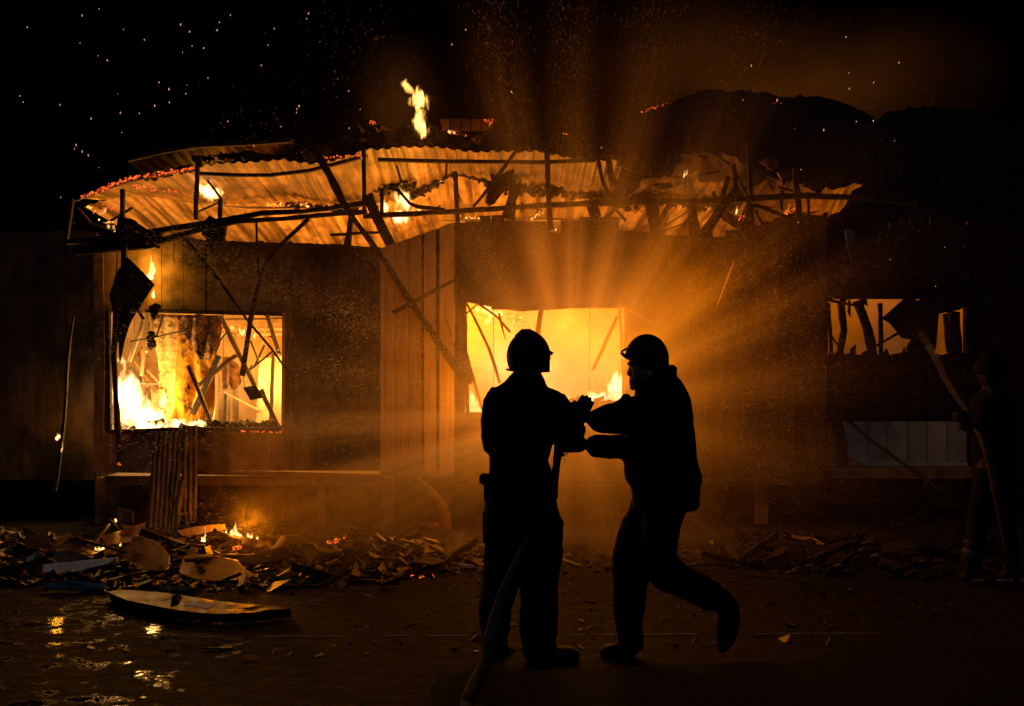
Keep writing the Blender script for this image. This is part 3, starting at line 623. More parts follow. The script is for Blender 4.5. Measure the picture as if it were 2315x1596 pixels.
tag(plate('burnt_board', [(1111, 406), (1164, 379), (1150, 420), (1132, 444), (1120, 458), (1102, 465), (1095, 456)], 10.15, M_CHAR, None, .04, .02), 'ragged lump of burnt board hanging above the centre wall', 'board')
cbeam('tapered black board standing just right of the stepped wall top', [(1472, 458), (1480, 530)], [32, 18], 10.2, d=.04)
cbeam('wide black post further right with a bent bracket', [(1562, 448), (1572, 538)], [20, 26], 10.2, d=.05)
cbeam('black slat leaning between the two broad posts', [(1516, 458), (1484, 516)], 11, 10.15)
cbeam('short slat leaning at the step of the wall top', [(1402, 460), (1371, 492)], 9, 10.15)
cbeam('stout charred beam leaning left among the tangle on the right', [(1665, 425), (1630, 470), (1582, 536)], [14, 18, 16], 10.1)
cbeam('second stout beam crossing low in the tangle', [(1640, 462), (1612, 500), (1590, 528)], [16, 20, 10], 10.25)
cbeam('charred bar dropping steeply from the right end of the tangle', [(1700, 462), (1684, 510), (1668, 545)], [14, 14, 8], 10.05)
cbeam('thin bar descending to the right end of the wall top', [(1704, 462), (1790, 494)], 7, 10.1)
cbeam('small bent bracket beside the wide black post', [(1545, 512), (1556, 495), (1575, 488)], 7, 10.15)
cbeam('thin bright-tipped rod standing at the right of the spray', [(1622, 690), (1646, 625), (1660, 590)], [2, 3, 2], 9.6, m=M_PALEWOOD, name='thin_rod', cat='rod')
cbeam('thin wire stretched above the centre window to the right', [(1394, 688), (1440, 710), (1470, 728)], 1.6, 9.9, m=M_PALEWOOD, name='loose_wire', cat='wire')
plt = tag(plate('hanging_sheet_metal', [(286, 580), (320, 612), (348, 643), (318, 690), (292, 730), (276, 790), (270, 822), (266, 756), (247, 668), (262, 620)], 9.8, M_CHAR, None, .02, .006), 'dark diamond-shaped metal panel hanging at the corner left of the window', 'panel')
cbeam('charred post hanging below the diamond panel down past the sill', [(262, 700), (258, 800), (262, 900), (268, 985), (272, 1050)], [9, 10, 9, 11, 12], 9.75, name='charred_post', cat='post')
cbeam('black post holding up the diamond panel', [(286, 500), (282, 560), (280, 640)], [14, 14, 9], 9.9, name='charred_post', cat='post')
cbeam('short stub pointing down beside the diamond panel', [(306, 690), (324, 722)], [6, 6], 9.85)
tag(plate('burnt_block', [(265, 490), (298, 494), (318, 520), (360, 525), (350, 558), (205, 570), (195, 545), (238, 528), (262, 528)], 9.9, M_CHAR, None, .12, .015), 'black clump of burnt timber on top of the corner left of the window', 'timber')
tag(plate('burnt_block', [(462, 498), (474, 488), (508, 510), (502, 545), (470, 545), (455, 530)], 10.0, M_CHAR, None, .08, .015), 'small black block wedged on the wall top under the sagging beam', 'timber')
tag(plate('burnt_block', [(1026, 775), (1040, 765), (1054, 790), (1072, 858), (1050, 856), (1030, 840)], 10.0, M_CHAR, None, .08, .02), 'shaggy charred lump at the left edge of the centre window', 'timber')
tag(plate('burnt_block', [(336, 692), (352, 684), (364, 690), (358, 700), (346, 722), (338, 706)], 10.0, M_CHAR, None, .05, .01), 'charred scrap stuck on the window head under two small flames', 'timber')
cbeam('scorched drainpipe bent down the far left corner', [(166, 716), (158, 770), (152, 815), (150, 890), (145, 950), (140, 990), (133, 1050), (124, 1110)], [4, 5, 8, 5, 6, 9, 8, 8], 10.2, m=M_CHAR, name='drainpipe', cat='pipe')
cbeam('twisted strip of metal hanging left of the centre window', [(1084, 684), (1038, 722), (1042, 780), (1050, 805), (1068, 850), (1085, 905), (1092, 935)], [3, 4, 5, 4, 8, 6, 4], 10.2, m=M_METAL, name='metal_strip', cat='strip')
# centre-window debris
cbeam('curved rod bending down through the left of the centre window', [(1054, 683, 10.9), (1081, 737, 10.9), (1105, 788, 10.9), (1118, 825, 10.9), (1130, 866, 10.9)], [5, 6, 7, 7, 6], 10.9)
cbeam('forked stick at the top left of the centre window', [(1081, 686, 10.9), (1126, 718, 10.9), (1153, 751, 10.9)], [5, 5, 6], 10.9)
cbeam('short prong of the forked stick in the centre window', [(1128, 708, 10.92), (1134, 735, 10.92), (1143, 768, 10.92)], [5, 5, 2], 10.92)
cbeam('straight brown post in the middle of the centre window above the firefighter', [(1224, 698, 11.3), (1214, 760, 11.3), (1205, 800, 11.3)], 12, 11.3, m=M_METAL)
cbeam('hazy slanting bar at the right of the centre window', [(1396, 715, 11.6), (1340, 836, 11.6)], 8, 11.6, m=M_METAL)
# mound on the sill
bm = bmesh.new()
for i in range(120):
    x = R.uniform(1290, 1410); box(bm, P(x, R.uniform(906, 940), R.uniform(10.9, 11.3)), R.uniform(.05, .2), R.uniform(.05, .2), R.uniform(.03, .1), Matrix.Rotation(R.uniform(-.5, .5), 3, 'Y'))
for i in range(160):
    x = R.uniform(262, 630); box(bm, P(x, R.uniform(955, 985), R.uniform(10.45, 11.4)), R.uniform(.03, .16), R.uniform(.03, .16), R.uniform(.02, .08), Matrix.Rotation(R.uniform(-.7, .7), 3, 'Y') @ Matrix.Rotation(R.uniform(0, 3), 3, 'Z'))
tag(from_bm('burnt_rubble', bm, M_CHAR), 'burnt rubble heaped inside the window sills', kind='stuff')

rr = random.Random(52)
for k, (x_, y_, L_, lab) in enumerate(((700, 566, 60, 'thin wire dangling from the eave over the dark wall'), (1120, 500, 70, 'short wire dangling over the centre wall'), (1500, 536, 90, 'long wire dangling beside the bright spray'), (395, 545, 50, 'thin wire dangling above the left window'), (1790, 500, 120, 'long wire dangling at the right end of the centre wall'), (1010, 700, 60, 'short wire hanging at the edge of the pale boards'))):
    pts_ = [P(x_ + 6*math.sin(t*2.2 + k) + 5*t, y_ + L_*t, 9.9) for t in (0, .25, .5, .75, 1)]
    bm = bmesh.new(); tube_bm(bm, smooth_path(pts_, 4), .004, 5); tag(from_bm('loose_wire', bm, M_CHAR), lab, 'wire')

# ------------------------------------------------------------------ inside the left window
def cloth(name, label, pix, Y, m, cat='insulation', amp=.06):
    "a hanging sheet with folds: outline given row by row as (y, xl, xr)"
    bm = bmesh.new(); rows = []; nu = 14
    for k in range(len(pix)-1):
        for q in range(4):
            t = q/4; y = pix[k][0]*(1-t)+pix[k+1][0]*t; a = pix[k][1]*(1-t)+pix[k+1][1]*t; b = pix[k][2]*(1-t)+pix[k+1][2]*t; rows.append((y, a, b))
    rows.append(pix[-1]); g = []
    for y, a, b in rows:
        r = []
        for i in range(nu+1):
            p = P(a+(b-a)*i/nu, y, Y); n1 = noise.noise(Vector((p.x*9, p.z*2.0, Y))); r.append(bm.verts.new(p + Vector((0, n1*amp*2, 0)) + nz3(p, 14, .012)))
        g.append(r)
    for j in range(len(g)-1):
        for i in range(nu): bm.faces.new((g[j][i], g[j][i+1], g[j+1][i+1], g[j+1][i]))
    o = from_bm(name, bm, m, None, True); s = o.modifiers.new('t', 'SOLIDIFY'); s.thickness = .015
    return tag(o, label, cat)
cloth('insulation_sheet', 'pale yellow sheet of insulation hanging left of centre in the left window', [(712, 340, 400), (750, 352, 404), (800, 356, 402), (876, 360, 402), (920, 376, 410), (950, 366, 405)], 11.5, M_INSUL)
cloth('insulation_sheet', 'amber folded insulation hanging in the middle of the left window', [(712, 396, 446), (800, 400, 452), (860, 398, 444), (920, 396, 436), (960, 380, 432)], 11.45, M_INSUL2)
cloth('insulation_sheet', 'bright orange strip of insulation slanting down inside the left window', [(712, 474, 502), (780, 462, 498), (810, 450, 490), (870, 446, 484), (966, 432, 480)], 11.4, M_INSUL2)
cloth('burnt_lining', 'brown charred lining bunched at the top of the left window', [(712, 404, 488), (745, 398, 492), (775, 432, 494), (800, 448, 488), (815, 456, 480)], 11.3, M_BURNTCLOTH, 'lining', .12)
cloth('burnt_lining', 'grey-brown puffed lining behind the crossed beams in the left window', [(806, 500, 520), (830, 496, 540), (860, 498, 542), (880, 500, 530)], 12.2, M_BURNTCLOTH, 'lining', .14)
LW = [([(499, 714), (535, 790), (576, 872)], 9, 11.0, 'long pale beam leaning down to the right inside the left window'),
      ([(590, 880), (610, 925), (629, 965)], 9, 11.0, 'lower pale beam end at the bottom right of the left window'),
      ([(534, 803), (447, 872)], 8, 10.95, 'pale beam crossing up to the right inside the left window'),
      ([(426, 826), (452, 890), (480, 962)], 8, 10.8, 'dark stick leaning in the lower middle of the left window'),
      ([(495, 805), (468, 868), (435, 936)], 12, 11.15, 'burnt plank leaning behind the orange insulation'),
      ([(333, 708), (326, 790), (320, 850)], 7, 11.3, 'slim upright post at the left of the left window'),
      ([(324, 724), (308, 772), (293, 818)], 8, 11.1, 'slanting board at the upper left of the left window'),
      ([(370, 710), (354, 760)], 3, 11.1, 'thin rod hanging at the top of the left window'),
      ([(295, 772), (354, 761), (430, 744)], 3, 11.0, 'thin wire strung across the left part of the left window'),
      ([(510, 891), (508, 966)], 5, 11.4, 'short post in the lower right of the left window'),
      ([(290, 834), (365, 834)], 7, 12.2, 'level rail behind the flames in the left window'),
      ([(380, 834), (372, 900)], 6, 12.0, 'short upright behind the flames in the left window'),
      ([(567, 770), (584, 815)], 4, 11.5, 'thin brace high in the right part of the left window'),
      ([(615, 795), (560, 840), (570, 825)], 4, 11.5, 'thin brace low in the right part of the left window'),
      ([(598, 780), (575, 830)], 4, 11.8, 'inner slat right of centre in the left window'),
      ([(605, 712), (622, 770), (632, 800)], 9, 11.6, 'board leaning in the top right corner of the left window'),
      ([(618, 800), (612, 960)], 7, 11.7, 'upright stud near the right jamb of the left window')]
for pix, w, Y, lab in LW:
    cbeam(lab, [(a, b, Y) for a, b in pix], w, Y, m=M_PALEWOOD if 'pale' in lab or 'rail' in lab or 'stud' in lab or 'upright' in lab or 'board' in lab else M_METAL, name='loose_timber', cat='timber')
tag(plate('tin_plate', [(549, 876), (578, 871), (597, 899), (566, 905)], 10.9, M_METAL, None, .01), 'small square metal plate hung on a beam in the left window', 'plate')
for k in range(4):
    beam('ceiling_joist', [(500, 722 + k*12, 12.6 + k*.3), (640, 720 + k*12, 12.6 + k*.3)], 5, 12, M_PALEWOOD, bld)
bm = bmesh.new()
for i in range(26): blob(bm, P(343 + R.uniform(-8, 8), 768 + R.uniform(-16, 16), 11.0), R.uniform(.01, .035), .03, R.uniform(.01, .04), 8)
tag(from_bm('charred_clump', bm, M_CHAR, None), 'dark shaggy clump on the slim post in the left window', 'debris')

# ------------------------------------------------------------------ ground debris
M_DEB = mat('wet_rubble', (.006, .005, .004), (.032, .019, .011), .42, 7, .7, 40, spec=.6)
def heap(x0, x1, label, n, prof, seed, m=M_DEB, zmax=.13, big=.11):
    rr = random.Random(seed); bm = bmesh.new()
    for i in range(n):
        x = rr.uniform(x0, x1); yb = rr.uniform(lerp_poly(prof[0], x), lerp_poly(prof[1], x)); p = G(x, yb)
        t = (yb - lerp_poly(prof[0], x)) / max(1, lerp_poly(prof[1], x) - lerp_poly(prof[0], x)); h = zmax * (1-t)**1.2
        z = rr.random() * h + .006; L = .015 + big * rr.random()**2.2 * (1 if rr.random() < .93 else 2.4)
        kind = rr.random(); hm = .35 + 1.5*max(0, noise.noise(Vector((p.x*1.1, seed, 0))) + .25); z *= hm
        if kind < .38: L *= 2.3; sy_, sz_ = L*rr.uniform(.06, .14), L*rr.uniform(.05, .12)
        elif kind < .62: L *= .42; sy_, sz_ = L*rr.uniform(.5, 1), L*rr.uniform(.3, .9)
        else: sy_, sz_ = L*rr.uniform(.4, 1), .006
        box(bm, Vector((p.x, p.y, z + sz_/2)), L, sy_, sz_, Matrix.Rotation(rr.gauss(0, .35), 3, 'Y') @ Matrix.Rotation(rr.uniform(0, 3.1), 3, 'Z') @ Matrix.Rotation(rr.gauss(0, .3), 3, 'X'))
    for v in bm.verts: v.co += nz3(v.co, 25, .011)
    return tag(from_bm('debris', bm, m), label, kind='stuff')
heap(-60, 1100, 'wet burnt debris strewn along the foot of the wall', 3600, ([(-60, 1225), (400, 1215), (1100, 1235)], [(-60, 1320), (300, 1345), (700, 1330), (1100, 1290)]), 3)
heap(1650, 2250, 'dark wet debris in front of the right-hand building', 620, ([(1650, 1215), (2250, 1205)], [(1650, 1290), (2250, 1320)]), 5, m=M_CHAR, big=.14)
heap(1100, 1650, 'thin scatter of debris below the centre window', 260, ([(1100, 1240), (1650, 1235)], [(1100, 1300), (1650, 1290)]), 6, zmax=.1, big=.12)
heap(200, 2200, 'small bits of litter on the wet road', 380, ([(200, 1300), (2200, 1290)], [(200, 1500), (2200, 1450)]), 8, zmax=.004, big=.035)
heap(430, 660, 'mound of burning rubble with embers', 500, ([(430, 1205), (660, 1205)], [(430, 1265), (660, 1265)]), 9, m=M_CHAR, zmax=.30, big=.11)
rr = random.Random(41)
for (xa, xb, n_) in ((0, 1060, 26), (1700, 2200, 10)):
    bm = bmesh.new()
    for i in range(n_):
        x_ = rr.uniform(xa, xb); y_ = rr.uniform(1235, 1296); p = G(x_, y_); L_ = rr.uniform(.14, .42); c = p + Vector((0, 0, rr.uniform(.03, .11))); rt = Matrix.Rotation(rr.gauss(0, .35), 3, 'Y') @ Matrix.Rotation(rr.uniform(0, 3), 3, 'Z') @ Matrix.Rotation(rr.gauss(.3, .35), 3, 'X')
        if rr.random() < .5: bar_bm(bm, [c + rt @ Vector((-L_, 0, 0)), c + rt @ Vector((0, .02, 0)), c + rt @ Vector((L_, 0, 0))], [rr.uniform(.02, .05)]*3, seg=.06, rough=.4)
        else:
            q_ = [c + rt @ Vector((math.cos(t)*L_*rr.uniform(.4, 1), math.sin(t)*L_*rr.uniform(.3, .7), 0)) for t in [2*PI*k/7 for k in range(7)]]
            plate_bm(bm, q_, .008, rt @ Vector((0, 0, -1)), .02)
    tag(from_bm('burnt_wreckage', bm, M_CHAR if xa else M_DARKBOARD), 'burnt beams and bent sheets jumbled in the ' + ('right' if xa else 'left') + ' part of the rubble', kind='stuff')
def lay(name, label, cat, pts, m, th=.012, jag=.008):
    "board lying on rubble: pts (x, y, height above ground)"
    bm = bmesh.new(); plate_bm(bm, [G(a, b, h) for a, b, h in pts], th, Vector((0, .3, -1)).normalized(), jag); return tag(from_bm(name, bm, m), label, cat)
def proj(pts, Yn, Yf, y0, y1):
    return [(a, b, Yf + (Yn-Yf)*(b-y0)/(y1-y0)) for a, b in pts]
def prop(name, label, cat, pix, Yn, Yf, m, th=.012, jag=.006):
    ys = [p[1] for p in pix]; q = proj(pix, Yn, Yf, min(ys), max(ys))
    return tag(plate(name, q, 0, m, None, th, jag), label, cat)
prop('orange_board', 'wet orange board with black cracks propped on the rubble below the corrugated strip', 'board', [(301, 1210), (330, 1217), (355, 1226), (372, 1242), (383, 1259), (382, 1277), (377, 1292), (335, 1288), (295, 1284), (309, 1273), (276, 1264), (290, 1238)], 7.95, 8.45, M_SHEETO)
prop('orange_board', 'broad low orange board lying just left of the burning mound', 'board', [(427, 1251), (480, 1256), (536, 1267), (550, 1284), (574, 1300), (547, 1311), (490, 1312), (437, 1308), (405, 1294), (413, 1264)], 7.65, 8.25, M_SHEETO)
prop('tan_board', 'tan wet board behind the pale blue sheet', 'board', [(117, 1246), (164, 1244), (202, 1258), (190, 1270), (115, 1276)], 8.25, 8.35, M_SHEETT)
prop('blue_sheet', 'pale blue pointed sheet lying at the left of the rubble', 'sheet', [(98, 1277), (180, 1268), (262, 1260), (246, 1273), (205, 1284), (170, 1296), (98, 1293)], 7.85, 8.05, M_BLUE)
prop('tan_board', 'crumpled brown board at the far left of the rubble', 'board', [(60, 1262), (85, 1248), (104, 1252), (112, 1280), (90, 1300), (66, 1290)], 8.15, 8.25, M_SHEETT, jag=.03)
prop('tan_board', 'tall tan panel with a small flame standing behind the crossed sticks', 'board', [(268, 1146), (276, 1150), (301, 1158), (300, 1190), (285, 1199), (268, 1186), (262, 1170)], 9.05, 9.05, M_SHEETT)
prop('tan_board', 'brown board leaning right of the crossed sticks', 'board', [(230, 1212), (300, 1190), (328, 1180), (326, 1212), (290, 1226), (240, 1232)], 8.55, 9.15, M_SHEETO)
prop('tan_board', 'small orange shard lying left of the two ground flames', 'board', [(160, 1236), (180, 1218), (205, 1222), (196, 1232), (170, 1240)], 8.45, 8.45, M_SHEETO)
prop('tan_board', 'dark brown sheet behind the crumpled board at the far left', 'board', [(50, 1190), (70, 1196), (110, 1214), (118, 1238), (60, 1246)], 8.75, 9.05, M_DARKBOARD, jag=.03)
cbeam('grey plank sticking up from the rubble right of the burning mound', [(606, 1262, 8.3), (640, 1215, 8.9)], [10, 9], 8.6, m=M_PALEWOOD, name='plank', cat='plank')
cbeam('fluted timber lying from the corrugated strip to the burning mound', [(366, 1212, 9.3), (440, 1201, 9.3), (508, 1190, 9.3)], [14, 18, 12], 9.3, m=M_PALEWOOD, name='timber', cat='timber')
cbeam('left stick of the crossed pair over the ground flames', [(217, 1224, 8.8), (250, 1180, 9.2)], [5, 5], 9, m=M_METAL, name='stick', cat='stick')
cbeam('right stick of the crossed pair, black and shorter', [(247, 1176, 9.1), (274, 1204, 9.0)], [6, 6], 9, name='stick', cat='stick')
cbeam('pale grey stick lying near the firefighter\'s left leg', [(1008, 1272, 8.3), (1052, 1280, 8.2), (1070, 1279, 8.2)], [4, 7, 4], 8.2, m=M_WHITE, name='stick', cat='stick')
cbeam('thin orange-lit splinter on the ground between the two firefighters', [(1352, 1246, 8.9), (1386, 1252, 8.9)], [3, 6], 8.9, m=M_PALEWOOD, name='stick', cat='stick')
cbeam('long thin cable lying on the road behind the walking firefighter', [(1540, 1276, 8.3), (1600, 1288, 8.1), (1720, 1303, 7.9), (1860, 1318, 7.7)], 3, 8, m=M_HOSE, name='cable', cat='cable')
cbeam('brown branch-like timber lying before the right-hand building', [(1790, 1212, 9.6), (1840, 1220, 9.5), (1862, 1232, 9.3)], [5, 9, 5], 9.4, m=M_PALEWOOD, name='timber', cat='timber')
cbeam('thin pole lying flat at the far right', [(2200, 1312, 7.7), (2330, 1311, 7.7)], 2.5, 7.7, m=M_WHITE, name='pole', cat='pole')
for k, (x, y, s) in enumerate(((1790, 1292, 5), (1800, 1284, 4), (1830, 1278, 4), (1895, 1278, 4), (1958, 1225, 3), (1976, 1256, 3), (2085, 1268, 3), (1945, 1243, 3))):
    plate_o = lay('foil_scrap', 'glinting pale scrap of foil ' + ['nearest the walking firefighter', 'just above the nearest foil scrap', 'along the left rim of the right-hand debris', 'third from the left in the right-hand debris', 'highest in the right-hand debris', 'right of the highest foil scrap', 'farthest right in the right-hand debris', 'left of the highest foil scrap'][k], 'foil', [(x-s*2.5, y+1, .10), (x+s*2, y-s*.7, .16), (x+s*2.5, y+1, .13), (x-s, y+s*.8, .09)], M_WHITE, .004, .01); plate_o['group'] = 'foil scraps in the right-hand debris'
# curled panel on the road
bm = bmesh.new(); nu = 26; g = []
near = [(243, 1338), (287, 1357), (338, 1367), (390, 1377), (440, 1384), (492, 1388), (540, 1386), (600, 1382), (655, 1376)]
far = [(243, 1337), (273, 1333), (330, 1336), (383, 1341), (440, 1350), (490, 1358), (540, 1364), (600, 1368), (655, 1373)]
for i in range(nu+1):
    x = 243 + (655-243)*i/nu; r = []
    for j in range(6):
        v = j/5; y = lerp_poly(near, x)*(1-v) + lerp_poly(far, x)*v; h = .072 - .02*v + .025*noise.noise(Vector((x*.03, v*2, 1)))
        r.append(bm.verts.new(G(x, y, h)))
    g.append(r)
for i in range(nu):
    for j in range(5): bm.faces.new((g[i][j], g[i+1][j], g[i+1][j+1], g[i][j+1]))
for i in range(nu):      # dark skirt below stands in for the shadow under the sheet
    pass
bm2 = bmesh.new(); hi = [bm2.verts.new(r[0].co + Vector((0, .03, -.008))) for r in g]; lo = [bm2.verts.new(Vector((r[0].co.x, r[0].co.y + .05, .004))) for r in g]
for i in range(nu): bm2.faces.new((hi[i], lo[i], lo[i+1], hi[i+1]))
cp = empty('curled_panel', 'long curled sheet lying on the road with a folded white flap on top', 'panel')
skirt = from_bm('shadow_skirt', bm2, M_CHAR, cp); o = from_bm('sheet', bm, mat('sooty_panel', (.07, .035, .015), (.20, .11, .05), .5, 5, .6, 18, spec=.4, soot=(.44, .56), sootscale=4), cp); s = o.modifiers.new('t', 'SOLIDIFY'); s.thickness = .008
q = lambda a, b, h: G(a, b, h)
bm = bmesh.new(); plate_bm(bm, [q(418, 1366, 0.130), (q(443, 1359, 0.140)), q(492, 1364, 0.130), q(470, 1376, 0.120)], .006, Vector((0, 0, -1)), .004); from_bm('flap', bm, M_WHITE, cp)
bm = bmesh.new(); plate_bm(bm, [q(390, 1350, 0.160), q(398, 1342, 0.200), q(408, 1352, 0.160), q(404, 1370, 0.130), q(386, 1372, 0.120)], .02, Vector((0, 1, 0)), .02); from_bm('charred_fold', bm, M_CHAR, cp)
lay('white_scrap', 'folded pale scrap on the road right of the curled panel', 'scrap', [(586, 1384, .03), (612, 1376, .08), (628, 1378, .05), (604, 1390, .02)], M_WHITE, .006)
lay('dark_strip', 'flat tan strip just behind the curled panel', 'strip', [(300, 1330, .03), (345, 1322, .05), (450, 1328, .04), (440, 1333, .02), (330, 1334, .02)], M_SHEETT, .008)
lay('grey_slat', 'bluish-grey slab lying left of the curled panel', 'slab', [(95, 1318, .06), (150, 1312, .09), (240, 1318, .06), (236, 1330, .03), (110, 1330, .03)], M_BLUEBOARD, .02)
lay('orange_scrap', 'small orange-lit crumpled scrap on the road in the middle', 'scrap', [(860, 1322, .02), (880, 1314, .06), (903, 1310, .09), (900, 1322, .03)], M_SHEETT, .01, .02)
# torn corrugated strip standing below the window sill
cs = empty('corrugated_strip', 'torn corrugated iron strip standing against the wall below the left window', 'metal sheet')
def tin(x0t, x1t, yt, x0b, x1b, yb, Yt, Yb, n):
    bm = bmesh.new(); g = []; N = n*6
    for i in range(N+1):
        u = i/N; r = []
        for j in range(9):
            v = j/8; x = (x0t+(x1t-x0t)*u)*(1-v) + (x0b+(x1b-x0b)*u)*v; p = P(x, yt+(yb-yt)*v, Yt+(Yb-Yt)*v)
            p.y += .016*math.sin(u*n*2*PI) + .02*noise.noise(Vector((u*3, v*3, x0t))); r.append(bm.verts.new(p))
        g.append(r)
    for i in range(N):
        for j in range(8): bm.faces.new((g[i][j], g[i+1][j], g[i+1][j+1], g[i][j+1]))
    o = from_bm('corrugated_sheet', bm, M_TIN, cs); s = o.modifiers.new('t', 'SOLIDIFY'); s.thickness = .004
tin(346, 412, 975, 332, 398, 1205, 10.05, 9.6, 6); tin(412, 447, 962, 408, 444, 1180, 10.02, 9.7, 3); tin(398, 418, 1085, 388, 404, 1196, 9.75, 9.6, 1); tin(410, 420, 1150, 420, 430, 1200, 9.7, 9.55, 1)

# ------------------------------------------------------------------ flames
def tongues(bm, tl, Y):
    for (x, y0, y1, w, lean) in tl:
        h = y0 - y1; sec = []
        for k, (t, ww) in enumerate(((0, .8), (.2, 1.0), (.45, .8), (.7, .5), (.9, .24), (1.0, .08))):
            ph = R.uniform(-1, 1); sec.append((x + lean*t + w*.25*math.sin(t*5 + x), y0 - h*t, max(1.2, w*ww), max(.006, w*ww/F*Y*1.0), R.uniform(-.03, .03)))
        ell_tube(bm, sec, Y, 8)
def flame(label, tl, Y, m, vox=.012, jit=.03, js=9, name='flame', group=None):
    bm = bmesh.new(); tongues(bm, tl, Y); me = remeshed(bm, vox, 1); jitter_mesh(me, js, jit); jitter_mesh(me, js*2.5, jit*.35)
    o = link(name, me, m, None, True); return tag(o, label, 'flame', group)
flame('tall white-hot fire filling the lower left of the left window',
      [(272, 975, 815, 14, 6), (284, 975, 830, 18, -4), (298, 975, 880, 17, 4), (310, 975, 905, 16, 3), (326, 975, 925, 15, 4), (342, 975, 930, 14, 6), (356, 975, 940, 12, 5), (290, 975, 940, 22, 0), (330, 976, 955, 24, 0)], 10.75, M_FL_BIG, .014, .05, 8)
flame('bright flame against the yellow insulation in the left window', [(368, 915, 880, 8, 4), (375, 912, 890, 7, 0), (372, 918, 874, 5, -2)], 11.3, M_FL_MID, .01, .02)
flame('low flames licking along the left window sill', [(x, 972, R.uniform(950, 963), R.uniform(5, 9), R.uniform(-3, 3)) for x in range(352, 466, 9)], 10.5, M_FL_MID, .009, .02)
flame('thin strip of fire beside the left jamb of the left window', [(254, 970, 860, 4, -2), (255, 905, 862, 5, 2)], 10.3, M_FL_MID, .007, .01)
flame('small flame under the ceiling joists in the left window', [(543, 752, 735, 3, -1), (550, 754, 744, 5, 3), (562, 762, 752, 3, 0), (575, 764, 752, 3, 0)], 12.0, M_FL_SMALL, .007, .015)
flame('fire at the lower right of the centre window', [(1390, 908, 828, 10, -4), (1398, 908, 850, 9, 4), (1380, 908, 862, 11, -3), (1370, 908, 885, 9, 0), (1404, 908, 840, 6, 0), (1394, 906, 815, 4, -2)], 10.95, M_FL_BIG, .012, .035)
flame('low flames between the two firefighters in the centre window', [(x, 925 - (x-1220)*.1, R.uniform(878, 900), R.uniform(7, 11), R.uniform(-4, 4)) for x in range(1226, 1368, 14)], 11.1, M_FL_MID, .012, .03)
flame('fire at the lower left corner of the centre window', [(1066, 935, 880, 9, -3), (1076, 935, 900, 9, 3), (1088, 935, 905, 7, -2), (1062, 930, 870, 5, 0)], 10.8, M_FL_MID, .011, .03)
flame('flames curling under the head of the centre window', [(1092, 702, 690, 10, 8), (1110, 706, 694, 12, 8), (1104, 726, 708, 6, 2), (1080, 700, 688, 8, 2), (1130, 708, 698, 8, 6)], 11.2, M_FL_MID, .01, .03)
flame('flame streaking up behind the bent pipe', [(897, 470, 440, 4, -2), (912, 440, 418, 4, -8), (922, 444, 432, 5, -10), (880, 465, 448, 3, 3), (930, 478, 468, 5, 8), (945, 476, 470, 4, 10), (965, 477, 472, 4, 10)], 11.6, M_FL_MID, .008, .02)
flame('upper flame at the burning wall edge above the left window', [(342, 628, 600, 6, 0), (340, 606, 576, 4, 2), (346, 618, 592, 5, 2), (333, 628, 616, 4, -2)], 10.1, M_FL_SMALL, .007, .015)
flame('lower flame at the burning wall edge above the left window', [(348, 672, 656, 5, 1), (351, 696, 688, 3, 0), (346, 668, 650, 3, 1)], 10.05, M_FL_SMALL, .006, .012)
flame('small flame on the drainpipe at the far left', [(130, 994, 978, 4, 1), (134, 990, 982, 3, 2), (138, 1022, 1000, 2, 4)], 10.05, M_FL_SMALL, .006, .01)
flame('brightest flame on top of the burning mound', [(528, 1208, 1186, 3, 3), (534, 1210, 1178, 4, -2), (524, 1210, 1196, 5, 0), (540, 1212, 1202, 6, 0), (512, 1206, 1196, 3, 0)], 9.2, M_FL_SMALL, .006, .014)
flame('low flames on the right of the burning mound', [(560, 1214, 1206, 4, 0), (568, 1215, 1207, 4, 2), (582, 1218, 1212, 3, 0)], 9.1, M_FL_SMALL, .006, .01)
flame('small flame on the left edge of the burning mound', [(462, 1222, 1208, 4, 2), (458, 1222, 1214, 3, -2), (464, 1212, 1192, 1.5, -1)], 9.0, M_FL_SMALL, .005, .01)
flame('ground flame under the crossed sticks', [(222, 1244, 1234, 4, 2), (230, 1244, 1236, 5, 4), (216, 1244, 1237, 3, -2)], 8.5, M_FL_SMALL, .005, .01)
flame('tiny flame right of the ground flame', [(272, 1234, 1226, 2.5, 2)], 8.5, M_FL_SMALL, .004, .006)
flame('small flame on the tall tan panel', [(262, 1180, 1166, 3, 3), (260, 1180, 1172, 2, 0)], 9.2, M_FL_SMALL, .004, .008)
flame('red-orange flame at the right end of the roof opening', [(1770, 492, 474, 4, 5), (1776, 486, 462, 3, 6), (1782, 480, 462, 2, 3)], 10.9, flame_mat('flame_red', 22, (1, .22, .02), 0), .005, .012)
flame('small yellow flame in the tangle on the right of the roof', [(1664, 484, 470, 3, 1), (1666, 480, 468, 2, 2)], 10.9, M_FL_SMALL, .005, .008)
flame('flame on the crumpled sheet right of centre', [(1546, 402, 386, 3, 3), (1552, 396, 382, 2, 3)], 11.3, M_FL_SMALL, .005, .012)
flame('flame at the left end of the roof opening', [(226, 484, 472, 5, 6), (236, 478, 468, 4, 5), (216, 480, 474, 3, 0)], 11.3, M_FL_MID, .006, .015)
flame('flame on the wall top at the far left of the roof opening', [(246, 516, 506, 4, -4), (258, 518, 510, 4, -4)], 10.9, M_FL_MID, .006, .012)
flame('small flame on the stepped top of the centre wall', [(1248, 520, 512, 3, 0), (1256, 521, 515, 3, 0)], 10.9, M_FL_SMALL, .005, .008)
flame('small flame between ridge boards', [(1016, 300, 294, 4, 2), (1026, 302, 296, 4, 2)], 12.7, M_FL_MID, .008, .02)

